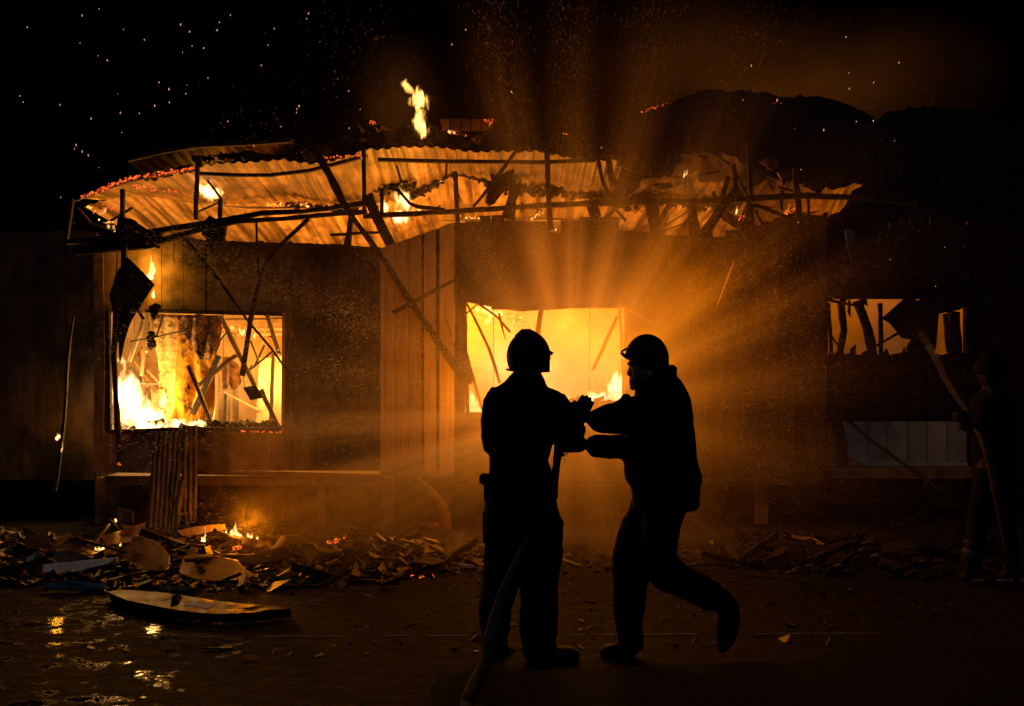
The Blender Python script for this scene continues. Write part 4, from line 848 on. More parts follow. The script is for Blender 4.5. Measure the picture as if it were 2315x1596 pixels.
def wisp_mat(name, s_, thr, nscale, col=(1, .5, .13), stretch=.45):
    m = bpy.data.materials.new(name); m.use_nodes = True; n = m.node_tree.nodes; l = m.node_tree.links; n.remove(n['Principled BSDF'])
    e = n.new('ShaderNodeEmission'); e.inputs[0].default_value = (*col, 1); l.new(e.outputs[0], n['Material Output'].inputs['Volume'])
    tc = n.new('ShaderNodeTexCoord'); ln = n.new('ShaderNodeVectorMath'); ln.operation = 'LENGTH'; l.new(tc.outputs['Object'], ln.inputs[0])
    g = n.new('ShaderNodeNewGeometry'); mp = n.new('ShaderNodeMapping'); mp.inputs['Scale'].default_value = (1, 1, stretch); l.new(g.outputs['Position'], mp.inputs[0])
    t = n.new('ShaderNodeTexNoise'); t.inputs['Scale'].default_value = nscale; t.inputs['Detail'].default_value = 4; t.inputs['Roughness'].default_value = .6; t.inputs['Distortion'].default_value = .8; l.new(mp.outputs[0], t.inputs['Vector'])
    a_ = n.new('ShaderNodeMath'); a_.operation = 'MULTIPLY_ADD'; l.new(ln.outputs['Value'], a_.inputs[0]); a_.inputs[1].default_value = -.42; l.new(t.outputs['Fac'], a_.inputs[2])
    r = n.new('ShaderNodeMapRange'); r.inputs['From Min'].default_value = thr; r.inputs['From Max'].default_value = thr + .10; r.inputs['To Min'].default_value = 0; r.inputs['To Max'].default_value = s_; l.new(a_.outputs[0], r.inputs[0]); l.new(r.outputs[0], e.inputs[1])
    return m
def wisp(label, parts, m):
    "one flame of a few ragged glowing volumes; parts: (x, y, Y, rx px, ry m, rz px, lean)"
    root = empty('flame', label, 'flame')
    for px_, py_, Y, rx, ry, rz, ln in parts:
        bm = bmesh.new(); bmesh.ops.create_icosphere(bm, subdivisions=3, radius=1.0); o = from_bm('flame_tongue', bm, m, root)
        o.location = P(px_, py_, Y); o.scale = (rx/F*Y, ry, rz/F*Y); o.rotation_euler = (0, ln, 0)
wisp('tall wispy flame above the roof ridge', [(948, 275, 12.0, 27, .15, 52, .0), (946, 225, 12.05, 34, .16, 40, -.35), (922, 196, 12.1, 18, .1, 30, -.8), (955, 295, 12.0, 20, .12, 34, 0)], wisp_mat('wisp_top', 34, .30, 13, (1, .50, .10)))
wisp('roaring sheet of flame over the fire in the left window', [(300, 905, 10.8, 46, .25, 95, .12), (340, 945, 10.75, 60, .22, 45, .0), (272, 880, 10.85, 24, .2, 80, 0)], wisp_mat('wisp_big', 42, .28, 8, (1, .56, .2)))
wisp('low ragged fire creeping along the sill of the left window', [(400, 962, 10.55, 60, .14, 22, 0), (450, 958, 10.5, 30, .1, 16, 0), (345, 965, 10.45, 50, .12, 22, 0)], wisp_mat('wisp_low', 60, .27, 16, (1, .52, .16)))
wisp('white-hot flames behind the leaning planks in the roof opening', [(903, 492, 11.2, 34, .2, 22, 0), (915, 455, 11.4, 26, .15, 36, -.5), (870, 470, 11.4, 18, .12, 26, 0)], wisp_mat('wisp_roof', 46, .27, 12, (1, .52, .16)))
wisp('broad flame burst under the left part of the roof', [(472, 434, 11.5, 38, .2, 24, 0)], MATS.get('x') or wisp_mat('wisp_roof_left', 50, .26, 13, (1, .52, .16)))
wisp('ragged flame over the right corner of the centre window', [(1392, 875, 10.95, 34, .2, 62, .1), (1360, 900, 11.0, 40, .18, 26, 0)], wisp_mat('wisp_mid', 36, .29, 9, (1, .56, .2)))
# ------------------------------------------------------------------ embers and sparks
def embers(name, label, m, runs, seed, size=.011):
    rr = random.Random(seed); bm = bmesh.new()
    for pts, n, sp, Y in runs:
        L = [P(a, b, Y) for a, b in pts]
        for i in range(n):
            k = rr.uniform(0, len(L)-1); a = int(min(k, len(L)-1.001)); p = L[a].lerp(L[a+1], k-a) + Vector((rr.gauss(0, sp), rr.gauss(0, .02), rr.gauss(0, sp)*.6))
            s = size * rr.uniform(.4, 1.3); box(bm, p, s*rr.uniform(.8, 2.2), s, s*rr.uniform(.5, 1), Matrix.Rotation(rr.uniform(-1, 1), 3, 'Y'))
    return tag(from_bm(name, bm, m), label, kind='stuff')
embers('embers', 'glowing red embers along the burning rafter and wall edges', M_EMB, [
    ([(185, 446), (290, 404), (440, 380)], 330, .012, 10.4), ([(300, 420), (440, 440)], 70, .02, 10.8), ([(1440, 258), (1480, 243), (1520, 230)], 30, .02, 17.9),
    ([(215, 480), (250, 470), (270, 475)], 40, .03, 10.8), ([(595, 482), (610, 470), (660, 458)], 30, .015, 11.5), ([(1448, 250), (1500, 238)], 16, .02, 17.9),
    ([(520, 1241), (545, 1235)], 12, .02, 8.7), ([(540, 975), (636, 976)], 46, .008, 10.1), ([(740, 1228), (775, 1216)], 30, .012, 8.8), ([(725, 360), (830, 350)], 50, .015, 10.4),
    ([(1770, 490), (1800, 470), (1804, 460)], 40, .015, 10.9), ([(1840, 492), (1866, 492)], 20, .01, 11.0), ([(1670, 496), (1690, 482)], 26, .012, 10.8), ([(1090, 272), (1112, 270), (1110, 280)], 30, .02, 12.8),
    ([(1020, 300), (1060, 306)], 22, .02, 12.7), ([(835, 272), (848, 280)], 14, .02, 12.6), ([(1270, 302), (1290, 304)], 8, .02, 12.6), ([(266, 1044), (274, 1050)], 6, .006, 9.7), ([(740, 1310), (980, 1300)], 16, .01, 7.9),
    ([(1750, 233), (1762, 233)], 5, .02, 17.9)], 11)
embers('hot_embers', 'yellow-orange glowing spots in the roof and window openings', M_EMBH, [
    ([(1045, 492), (1100, 495), (1140, 494)], 40, .02, 12.1), ([(1190, 496), (1225, 480)], 20, .02, 12.1), ([(1090, 700), (1150, 722), (1190, 728)], 40, .04, 11.6), ([(1190, 738), (1380, 740)], 34, .012, 13.6),
    ([(200, 470), (262, 518)], 16, .03, 11.0), ([(925, 448), (975, 424), (1015, 395)], 26, .01, 12.3), ([(600, 460), (700, 465)], 22, .015, 11.9), ([(330, 768), (334, 815)], 6, .01, 11.2), ([(560, 740), (630, 770)], 14, .05, 12.2), ([(628, 790), (630, 830)], 12, .01, 10.9)], 12, .013)
bm = bmesh.new(); rr = random.Random(21)
known = [(45, 218), (52, 232), (408, 58), (434, 105), (490, 70), (243, 138), (382, 204), (350, 241), (460, 110), (620, 66), (607, 103), (591, 149), (697, 32), (1053, 69), (1021, 102), (1158, 210), (676, 242), (671, 248), (1912, 85), (1975, 188), (1920, 202), (1862, 296), (1936, 276), (1975, 275), (2032, 143), (206, 270), (272, 257), (173, 330), (186, 345), (200, 353), (275, 300), (383, 233), (315, 257), (1756, 229), (1699, 151), (420, 213)]
allp = [(a, b, 1.0) for a, b in known] + [(rr.uniform(40, 820)**1.0, rr.uniform(20, 480), rr.uniform(.3, .8)) for _ in range(36)] + [(rr.uniform(1300, 2150), rr.uniform(150, 700), rr.uniform(.3, .7)) for _ in range(14)]
for a, b, s in allp:
    Y = rr.uniform(8.5, 10.5); p = P(a, b, Y); r = .0044 * (.35 + .65*s); d = Vector((rr.gauss(0, .3), 0, 1)).normalized(); tube_bm(bm, [p, p + d*r*rr.uniform(1.5, 5)], r*.8, 5)
tag(from_bm('sparks', bm, M_SPARK), 'tiny sparks flying in the night sky', kind='stuff')

# ------------------------------------------------------------------ firefighters
def rebuild(bm, vox, m, name, parent, it=3, wr=0.0, ws=14):
    me = remeshed(bm, vox, it)
    if wr: jitter_mesh(me, ws, wr); jitter_mesh(me, ws*.42, wr*1.6)
    return link(name, me, m, parent, True)
def hand(bm, w, d, side, Y=None, s=1.0, curl=.6, spread=.12):
    "palm and five curled fingers; w wrist (world), d direction the hand points, side = thumb side"
    d = d.normalized(); side = (side - d*side.dot(d)).normalized(); nrm = d.cross(side)
    pc = w + d*.05*s; blob(bm, pc, .042*s, .030*s, .038*s, 12)
    for k, L in enumerate((.070, .080, .076, .060)):
        b = w + d*.085*s + side*(.032 - .021*k)*s; pts = [w + d*.045*s + side*(.026 - .017*k)*s, b]; dd = d.copy(); q = b
        for j in range(3):
            dd = (dd + nrm*curl*(.55+.1*j)).normalized(); q = q + dd*L/3*s; pts.append(q)
        tube_bm(bm, pts, [.011*s, .0105*s, .0098*s, .009*s, .0075*s], 8)
    pts = [w + d*.02*s + side*.02*s, w + d*.045*s + side*.05*s, w + d*.075*s + side*.06*s + nrm*.012*s, w + d*.098*s + side*.052*s + nrm*.03*s]
    tube_bm(bm, pts, [.013*s, .0125*s, .011*s, .009*s], 8)

FY = 5.6
def px(v, Y=FY): return v / F * Y
# ---- standing firefighter
f1 = empty('person', 'firefighter standing with back to us in helmet and heavy coat, one arm held out', 'person')
bm = bmesh.new()
blob(bm, P(1196, 812, FY), px(37), .105, px(50), 18); blob(bm, P(1222, 822, FY+.03), px(12), .05, px(22), 12); blob(bm, P(1239, 822, FY+.02), px(6), .015, px(7), 8)   # head, face, nose
blob(bm, P(1186, 826, FY-.07), .012, .02, .03, 8)
ell_tube(bm, [(1196, 845, 24, .06), (1190, 875, 30, .075)], FY)
ell_tube(bm, [(1186, 900, 62, .10), (1186, 950, 60, .13), (1178, 1030, 52, .12), (1176, 1100, 58, .13), (1180, 1170, 62, .14)], FY)
ell_tube(bm, [(1130, 905, 18, .05), (1120, 960, 17, .048), (1118, 1002, 15, .042, .03), (1140, 1004, 13, .034, .22), (1170, 985, 11, .03, .36)], FY)
ell_tube(bm, [(1250, 912, 22, .055), (1276, 955, 18, .05, .02), (1290, 985, 15, .042, .02), (1300, 965, 12, .035, .0), (1306, 948, 11, .03, 0)], FY)
ell_tube(bm, [(1140, 1180, 36, .10), (1132, 1260, 30, .085), (1124, 1330, 25, .07, .05), (1120, 1420, 18, .05, .08)], FY)
ell_tube(bm, [(1218, 1180, 38, .10), (1221, 1270, 32, .085), (1220, 1340, 27, .07), (1217, 1440, 18, .05)], FY)
hand(bm, P(1302, 956, FY), P(1318, 925, FY)-P(1306, 950, FY), Vector((-1, 0, .5)), s=.95)
hand(bm, P(1172, 985, FY+.36), Vector((.6, .7, .2)), Vector((0, 0, 1)))
rebuild(bm, .008, M_SKIN, 'body', f1, 2)
bm = bmesh.new(); hand(bm, P(1302, 956, FY), P(1318, 925, FY)-P(1306, 950, FY), Vector((-1, 0, .5)), s=1.12); ell_tube(bm, [(1300, 962, 14, .04), (1304, 948, 13, .038)], FY); rebuild(bm, .006, M_GLOVE, 'glove', f1, 1)
bm = bmesh.new(); hand(bm, P(1172, 985, FY+.36), Vector((.6, .7, .2)), Vector((0, 0, 1)), s=1.14); rebuild(bm, .006, M_GLOVE, 'glove', f1, 1)
bm = bmesh.new()     # coat
ell_tube(bm, [(1190, 856, 36, .09), (1188, 872, 44, .10), (1186, 884, 62, .12), (1187, 902, 78, .14), (1186, 945, 76, .165), (1179, 1000, 66, .16), (1174, 1035, 62, .155), (1176, 1070, 66, .16), (1175, 1115, 72, .165), (1178, 1160, 82, .175), (1181, 1200, 86, .18), (1181, 1226, 86, .18)], FY, n=22, fat=.012, hem=True)
ell_tube(bm, [(1122, 902, 22, .075), (1116, 950, 21, .07), (1117, 1004, 23, .068, .03), (1138, 1008, 20, .055, .22), (1160, 995, 16, .045, .33)], FY, fat=0.016)
ell_tube(bm, [(1246, 912, 32, .085), (1270, 946, 32, .075, .02), (1282, 985, 30, .065, .03), (1292, 985, 27, .055, .0), (1300, 958, 20, .045, 0)], FY, fat=0.016)
ell_tube(bm, [(1228, 900, 20, .06), (1262, 906, 16, .06)], FY, fat=0.016)
blob(bm, P(1106, 890, FY), px(7), .04, px(6), 8)
rebuild(bm, .010, M_CLOTH, 'coat', f1, 2, .007, 16)
bm = bmesh.new()     # trousers
ell_tube(bm, [(1143, 1180, 44, .13), (1139, 1260, 38, .115), (1129, 1330, 33, .095, .05), (1120, 1385, 30, .085, .08), (1119, 1425, 28, .08, .08)], FY, n=16, fat=0.016)
ell_tube(bm, [(1222, 1180, 46, .13), (1224, 1265, 40, .115), (1219, 1330, 37, .10), (1217, 1390, 36, .09), (1216, 1440, 36, .09)], FY, n=16, fat=0.016)
ell_tube(bm, [(1180, 1150, 76, .15), (1182, 1200, 74, .14)], FY, n=16, fat=0.016)
rebuild(bm, .010, M_CLOTH, 'trousers', f1, 2, .007, 15)
for sect in ([(1117, 1430, 27, .06, .08), (1118, 1460, 26, .07, .10), (1132, 1474, 17, .055, .14), (1150, 1478, 12, .05, .22)], [(1217, 1432, 36, .07), (1222, 1464, 38, .075), (1250, 1482, 17, .06), (1292, 1482, 15, .055)]):
    bm = bmesh.new(); ell_tube(bm, sect, FY, fat=.014); me = rebuild(bm, .009, M_BOOT, 'boot', f1, 2)
def shell(c, rx, ry, rz, cut, m, parent, name='helmet', extra=None):
    bm = bmesh.new(); blob(bm, c, rx, ry, rz, 28)
    bmesh.ops.bisect_plane(bm, geom=bm.verts[:] + bm.edges[:] + bm.faces[:], plane_co=Vector((0, 0, cut)), plane_no=Vector((0, 0, -1)), clear_outer=True)
    if extra: extra(bm)
    o = from_bm(name, bm, m, parent, True); s = o.modifiers.new('t', 'SOLIDIFY'); s.thickness = .006; return o
def ex1(bm):
    ell_tube(bm, [(1168, 762, 6, .012), (1182, 750, 7, .014), (1196, 750, 7, .014), (1212, 757, 6, .012)], FY, 10)
    tube_bm(bm, smooth_path([P(1146, 835, FY), P(1165, 838, FY-.13), P(1200, 838, FY-.16), P(1232, 836, FY-.1)], 5), .007, 6)
hl = shell(P(1195, 806, FY), px(50), .150, px(58), P(0, 838, FY).z, M_HELMET, f1, 'helmet', ex1)
bm = bmesh.new(); g = []
for i in range(9):
    a = -1.1 + 2.2*i/8; r = []
    for j in range(6):
        v = j/5; r.append(bm.verts.new(P(1195 + (46 + 4*math.sin(v*2.4))*math.cos(a), 796 + 46*v, FY) + Vector((0, .145*math.sin(a), 0))))
    g.append(r)
for i in range(8):
    for j in range(5): bm.faces.new((g[i][j], g[i+1][j], g[i+1][j+1], g[i][j+1]))
vz = from_bm('visor', bm, M_VISOR, hl, True); s = vz.modifiers.new('t', 'SOLIDIFY'); s.thickness = .004
bm = bmesh.new(); box(bm, P(1246, 798, FY), .022, .05, .018, Matrix.Rotation(.6, 3, 'Y')); from_bm('visor_hinge', bm, M_HELMET, hl)
bm = bmesh.new(); ell_tube(bm, [(1176, 1068, 70, .168), (1176, 1078, 71, .168)], FY, 24); from_bm('belt', bm, M_BOOT, f1, True)
bm = bmesh.new(); box(bm, P(1097, 1083, FY), px(26), .08, px(24)); box(bm, P(1104, 1110, FY), px(20), .07, px(50)); box(bm, P(1100, 1190, FY), px(18), .07, px(72)); bmesh.ops.bevel(bm, geom=bm.edges[:], offset=.01, segments=2, affect='EDGES'); from_bm('tool_pouch', bm, M_CLOTH, f1)
bm = bmesh.new(); ell_tube(bm, [(1264, 1000, 11, .02, -.05), (1258, 1050, 9, .02, -.05), (1252, 1100, 10, .02, -.05), (1250, 1125, 12, .02, -.05)], FY); tube_bm(bm, [P(1247, 1032, FY), P(1246, 1066, FY)], .004, 6)
for k in range(7): tube_bm(bm, [P(1270+k*1.5, 1015, FY-.04), P(1276+k*2, 1030+R.uniform(0, 20), FY-.04)], .003, 5)
rebuild(bm, .006, M_CLOTH, 'strap', f1, 1)
# ---- walking firefighter
f2 = empty('person', 'firefighter in profile striding left with both arms reaching to the standing one', 'person')
F2 = 5.6
bm = bmesh.new()
blob(bm, P(1462, 826, F2), px(40), .095, px(52), 18); ell_tube(bm, [(1440, 820, 17, .06), (1440, 858, 15, .05)], F2)
blob(bm, P(1423, 843, F2), px(7), .016, px(8), 10); blob(bm, P(1428, 834, F2), px(8), .018, px(8), 10); blob(bm, P(1427, 860, F2), px(6), .025, px(3.5), 8); blob(bm, P(1427, 866, F2), px(6), .024, px(3.5), 8); blob(bm, P(1431, 876, F2), px(8), .03, px(7), 10); blob(bm, P(1423, 822, F2), px(7), .04, px(4), 8)
blob(bm, P(1470, 845, F2-.09), .022, .014, .032, 8)
for sx in (-.035,): blob(bm, P(1430, 829, F2+sx), px(5), .014, px(3), 8)
ell_tube(bm, [(1470, 860, 26, .065), (1476, 895, 32, .07)], F2)
ell_tube(bm, [(1486, 910, 52, .16), (1490, 1000, 58, .15), (1498, 1080, 56, .14), (1500, 1150, 50, .14)], F2)
ell_tube(bm, [(1460, 930, 24, .05, -.14), (1425, 955, 21, .048, -.14), (1390, 955, 17, .04, -.1), (1350, 948, 14, .035, -.04), (1338, 944, 12, .032, -.03)], F2)
ell_tube(bm, [(1476, 940, 22, .05, .14), (1455, 990, 20, .046, .13), (1435, 1008, 17, .04, .1), (1370, 1008, 14, .035, .05), (1330, 1006, 11, .03, .0)], F2)
ell_tube(bm, [(1480, 1160, 38, .085, .08), (1450, 1230, 36, .085, .08), (1424, 1290, 27, .06, .08), (1421, 1350, 24, .055, .08), (1421, 1440, 15, .045, .08)], F2)
ell_tube(bm, [(1510, 1160, 38, .085, -.08), (1490, 1235, 34, .08, -.08), (1490, 1292, 26, .06, -.08), (1560, 1325, 23, .055, -.08), (1632, 1368, 15, .045, -.08)], F2)
hand(bm, P(1336, 944, F2-.03), Vector((-1, 0, .1)), Vector((0, -.2, 1)), curl=.5)
hand(bm, P(1330, 1006, F2), Vector((-1, 0, 0)), Vector((0, -.2, 1)), curl=.4)
rebuild(bm, .008, M_SKIN, 'body', f2, 2)
bm = bmesh.new(); hand(bm, P(1336, 944, F2-.03), Vector((-1, 0, .1)), Vector((0, -.2, 1)), curl=.5, s=1.14); ell_tube(bm, [(1352, 947, 17, .04, -.03), (1336, 943, 14, .036, -.03)], F2); rebuild(bm, .006, M_GLOVE, 'glove', f2, 1)
bm = bmesh.new(); hand(bm, P(1330, 1006, F2), Vector((-1, 0, 0)), Vector((0, -.2, 1)), curl=.4, s=1.14); ell_tube(bm, [(1348, 1007, 17, .04, .02), (1330, 1006, 14, .036, 0)], F2); rebuild(bm, .006, M_GLOVE, 'glove', f2, 1)
bm = bmesh.new()
ell_tube(bm, [(1474, 868, 46, .10), (1484, 882, 56, .15), (1487, 902, 66, .19), (1490, 930, 70, .205), (1491, 985, 76, .20), (1492, 1035, 80, .19), (1496, 1063, 81, .19), (1506, 1093, 77, .185), (1507, 1124, 74, .19), (1509, 1150, 71, .185)], F2, n=24, fat=.008, hem=True)
ell_tube(bm, [(1518, 838, 9, .06), (1500, 858, 26, .09)], F2, fat=.014)
ell_tube(bm, [(1455, 925, 32, .075, -.15), (1428, 944, 40, .075, -.15), (1396, 946, 33, .065, -.11), (1362, 950, 26, .055, -.05), (1348, 948, 20, .045, -.03)], F2, fat=.014)
ell_tube(bm, [(1480, 945, 30, .07, .15), (1455, 995, 30, .068, .14), (1425, 1010, 25, .06, .1), (1380, 1013, 22, .052, .06), (1345, 1008, 19, .045, .02)], F2, fat=.014)
blob(bm, P(1402, 912, F2-.1), px(12), .05, px(10), 8); blob(bm, P(1415, 898, F2-.1), px(13), .05, px(9), 8)
rebuild(bm, .010, M_CLOTH, 'coat', f2, 2, .007, 16)
bm = bmesh.new()
ell_tube(bm, [(1480, 1110, 40, .11, .08), (1460, 1180, 44, .11, .08), (1436, 1240, 42, .10, .08), (1426, 1290, 39, .09, .08), (1424, 1345, 32, .08, .08), (1421, 1400, 26, .07, .08), (1421, 1425, 24, .065, .08)], F2, n=16, fat=.014)
ell_tube(bm, [(1510, 1120, 46, .11, -.08), (1496, 1180, 40, .10, -.08), (1489, 1225, 37, .09, -.08), (1488, 1262, 38, .085, -.08), (1506, 1294, 36, .075, -.08), (1560, 1324, 32, .07, -.08), (1615, 1352, 27, .06, -.08)], F2, n=16, fat=.014)
rebuild(bm, .010, M_CLOTH, 'trousers', f2, 2, .007, 15)
for sect in ([(1424, 1415, 23, .06, .08), (1426, 1455, 26, .065, .08), (1408, 1474, 18, .055, .08), (1368, 1474, 10, .045, .08)], [(1622, 1354, 26, .055, -.08), (1646, 1372, 21, .055, -.08), (1645, 1410, 22, .055, -.08), (1640, 1448, 15, .048, -.08), (1632, 1464, 8, .04, -.08)]):
    bm = bmesh.new(); ell_tube(bm, sect, F2, fat=.014); rebuild(bm, .009, M_BOOT, 'boot', f2, 2)
def ex2(bm): pass
c2 = P(1462, 812, F2); bm = bmesh.new(); blob(bm, c2, px(50), .135, px(57), 28)
bmesh.ops.bisect_plane(bm, geom=bm.verts[:] + bm.edges[:] + bm.faces[:], plane_co=P(1415, 806, F2), plane_no=Vector((-.32, 0, -.95)), clear_outer=True)
hl2 = from_bm('helmet', bm, M_HELMET, f2, True); s = hl2.modifiers.new('t', 'SOLIDIFY'); s.thickness = .006
bm = bmesh.new(); ell_tube(bm, [(1500, 800, 10, .10), (1502, 842, 10, .10)], F2); tube_bm(bm, smooth_path([P(1416, 788, F2-.09), P(1408, 793, F2-.05), P(1405, 795, F2), P(1408, 793, F2+.05), P(1416, 788, F2+.09)], 4), .006, 6); from_bm('helmet_rim', bm, M_HELMET, hl2, True)
bm = bmesh.new(); g = []
for i in range(7):
    a = -.9 + 1.8*i/6; r = []
    for j in range(4):
        v = j/3; r.append(bm.verts.new(P(1399 + 19*v**1.3 + (1-math.cos(a))*16, 798 + 17*v, F2) + Vector((0, .10*math.sin(a), 0))))
    g.append(r)
for i in range(6):
    for j in range(3): bm.faces.new((g[i][j], g[i+1][j], g[i+1][j+1], g[i][j+1]))
vz = from_bm('visor', bm, M_VISOR, hl2, True); s = vz.modifiers.new('t', 'SOLIDIFY'); s.thickness = .004
bm = bmesh.new(); ell_tube(bm, [(1505, 1083, 80.5, .192), (1506, 1092, 80, .191)], F2, 24); from_bm('reflective_band', bm, mat('dull_tape', (.10, .11, .11), None, .5, 8, 0), f2, True)
# ---- third firefighter, far right
f3 = empty('person', 'barely visible firefighter at the far right aiming a jet of water at the glowing windows', 'person'); F3 = 7.75
p3 = lambda v: v/F*F3
bm = bmesh.new()
blob(bm, P(2238, 845, F3), p3(26), .095, p3(34), 16); blob(bm, P(2213, 850, F3), p3(5), .015, p3(5), 8)
ell_tube(bm, [(2238, 868, 16, .06), (2240, 890, 20, .06)], F3)
ell_tube(bm, [(2242, 905, 36, .16), (2246, 980, 36, .14), (2248, 1050, 34, .14)], F3)
ell_tube(bm, [(2236, 915, 16, .05, -.15), (2216, 965, 14, .045, -.15), (2196, 950, 11, .035, -.08)], F3)
ell_tube(bm, [(2244, 915, 16, .05, .15), (2232, 985, 14, .045, .12), (2206, 972, 11, .035, .03)], F3)
ell_tube(bm, [(2238, 1050, 26, .09, -.08), (2216, 1160, 20, .07, -.08), (2196, 1290, 13, .05, -.08)], F3)
ell_tube(bm, [(2256, 1050, 26, .09, .08), (2268, 1170, 20, .07, .08), (2286, 1286, 13, .05, .08)], F3)
hand(bm, P(2198, 952, F3-.08), Vector((-1, 0, .3)), Vector((0, 0, 1)), curl=.9); hand(bm, P(2208, 972, F3), Vector((-1, 0, .3)), Vector((0, 0, 1)), curl=.9)
rebuild(bm, .010, M_GLOVE, 'body', f3, 2)  # dark leather in place of skin: the unlit figure put into colour
bm = bmesh.new()
ell_tube(bm, [(2240, 886, 24, .08), (2242, 904, 46, .20), (2244, 960, 46, .19), (2248, 1030, 46, .18), (2250, 1090, 48, .18)], F3, 18)
ell_tube(bm, [(2234, 915, 22, .07, -.16), (2216, 964, 20, .065, -.16), (2202, 955, 16, .05, -.1)], F3)
ell_tube(bm, [(2244, 915, 22, .07, .16), (2232, 985, 20, .065, .13), (2212, 974, 15, .05, .04)], F3)
rebuild(bm, .014, M_CLOTH, 'coat', f3, 2, .006)
bm = bmesh.new()
ell_tube(bm, [(2236, 1070, 32, .11, -.08), (2216, 1165, 27, .09, -.08), (2198, 1272, 20, .07, -.08)], F3); ell_tube(bm, [(2258, 1070, 32, .11, .08), (2268, 1170, 27, .09, .08), (2284, 1268, 20, .07, .08)], F3)
rebuild(bm, .014, M_CLOTH, 'trousers', f3, 2, .006)
for sect in ([(2197, 1270, 17, .06, -.08), (2194, 1296, 17, .06, -.08), (2176, 1306, 9, .05, -.08)], [(2285, 1268, 17, .06, .08), (2285, 1292, 17, .06, .08), (2266, 1302, 9, .05, .08)]):
    bm = bmesh.new(); ell_tube(bm, sect, F3); rebuild(bm, .012, M_BOOT, 'boot', f3, 2)
bm = bmesh.new(); blob(bm, P(2240, 836, F3), p3(34), .135, p3(40), 22); bmesh.ops.bisect_plane(bm, geom=bm.verts[:]+bm.edges[:]+bm.faces[:], plane_co=P(0, 846, F3), plane_no=Vector((0, 0, -1)), clear_outer=True)
o = from_bm('helmet', bm, M_CLOTH, f3, True); s = o.modifiers.new('t', 'SOLIDIFY'); s.thickness = .006
for yy in (1226, 1248):
    bm = bmesh.new(); ell_tube(bm, [(2204 - (yy-1226)*.18, yy, 25, .083, -.08), (2203 - (yy-1226)*.18, yy+5, 24.5, .083, -.08)], F3, 18); from_bm('reflective_band', bm, mat('darkened_tape', (.05, .06, .06), None, .6, 8, 0), f3, True)  # tape colour darkened too, for the unlit figure
# nozzle, jet
nzl = empty('hose_nozzle', 'hose nozzle held by the firefighter at the far right', 'nozzle')
bm = bmesh.new(); tube_bm(bm, [P(2208, 966, F3-.06), P(2196, 946, F3-.06), P(2188, 932, F3-.06)], [.03, .026, .018], 12); from_bm('barrel', bm, M_METAL, nzl, True)
bm = bmesh.new(); tube_bm(bm, smooth_path([P(2208, 966, F3-.06), P(2230, 1020, F3-.25), P(2260, 1150, F3-.3), P(2300, 1315, F3-.2), P(2380, 1322, F3-.1)], 8), .028, 10); from_bm('hose', bm, M_HOSE, nzl, True)
def water_mat(name, col, alpha, rough=.4):
    m = bpy.data.materials.new(name); m.use_nodes = True; n = m.node_tree.nodes; l = m.node_tree.links; n.remove(n['Principled BSDF'])
    d = n.new('ShaderNodeBsdfDiffuse'); d.inputs[0].default_value = (*col, 1); t = n.new('ShaderNodeBsdfTranslucent'); t.inputs[0].default_value = (*col, 1)
    mx = n.new('ShaderNodeMixShader'); mx.inputs[0].default_value = .7; l.new(d.outputs[0], mx.inputs[1]); l.new(t.outputs[0], mx.inputs[2])
    tr = n.new('ShaderNodeBsdfTransparent'); m2 = n.new('ShaderNodeMixShader'); m2.inputs[0].default_value = alpha; l.new(tr.outputs[0], m2.inputs[1]); l.new(mx.outputs[0], m2.inputs[2])
    l.new(m2.outputs[0], n['Material Output'].inputs[0]); return m
M_DROP = water_mat('water_drops', (.9, .9, .9), .62); M_JET = water_mat('water_jet', (.8, .8, .8), .16)
bm = bmesh.new(); tube_bm(bm, smooth_path([P(2187, 930, 7.7), P(2164, 900, 8.2), P(2136, 855, 9.2), P(2110, 800, 10.2), P(2081, 751, 11.2)], 8), [.012 + .0009*i for i in range(33)], 10)
for v in bm.verts: v.co += nz3(v.co, 20, .01)
tag(from_bm('water_jet', bm, M_JET, None, True), 'thin jet of water arching up from the nozzle to the glowing windows', 'water jet')
# hose of the standing pair
bm = bmesh.new(); tube_bm(bm, smooth_path([P(1196, 1205, 5.38), P(1165, 1275, 5.2), P(1130, 1360, 5.0), P(1112, 1430, 4.85), P(1098, 1500, 4.75), Vector((-.19, 4.3, .19)), Vector((-.17, 3.4, .17)), Vector((-.16, 2.4, .15))], 8), [.012 + .0009*min(i, 26) for i in range(57)], 12)
tag(from_bm('fire_hose', bm, M_HOSE, None, True), 'fire hose running from the standing firefighter down to the near pavement', 'hose')
nz2 = empty('spray_nozzle', 'nozzle held out of sight between the two firefighters, throwing the wide fan of water', 'nozzle')
bm = bmesh.new(); tube_bm(bm, [P(1262, 985, 5.75), P(1275, 960, 6.0), P(1283, 950, 6.15)], [.03, .03, .04], 12); from_bm('barrel', bm, M_METAL, nz2, True)
bm = bmesh.new(); tube_bm(bm, [P(1270, 975, 5.9), P(1270, 1002, 5.92)], [.014, .014], 8); from_bm('grip', bm, M_BOOT, nz2, True)

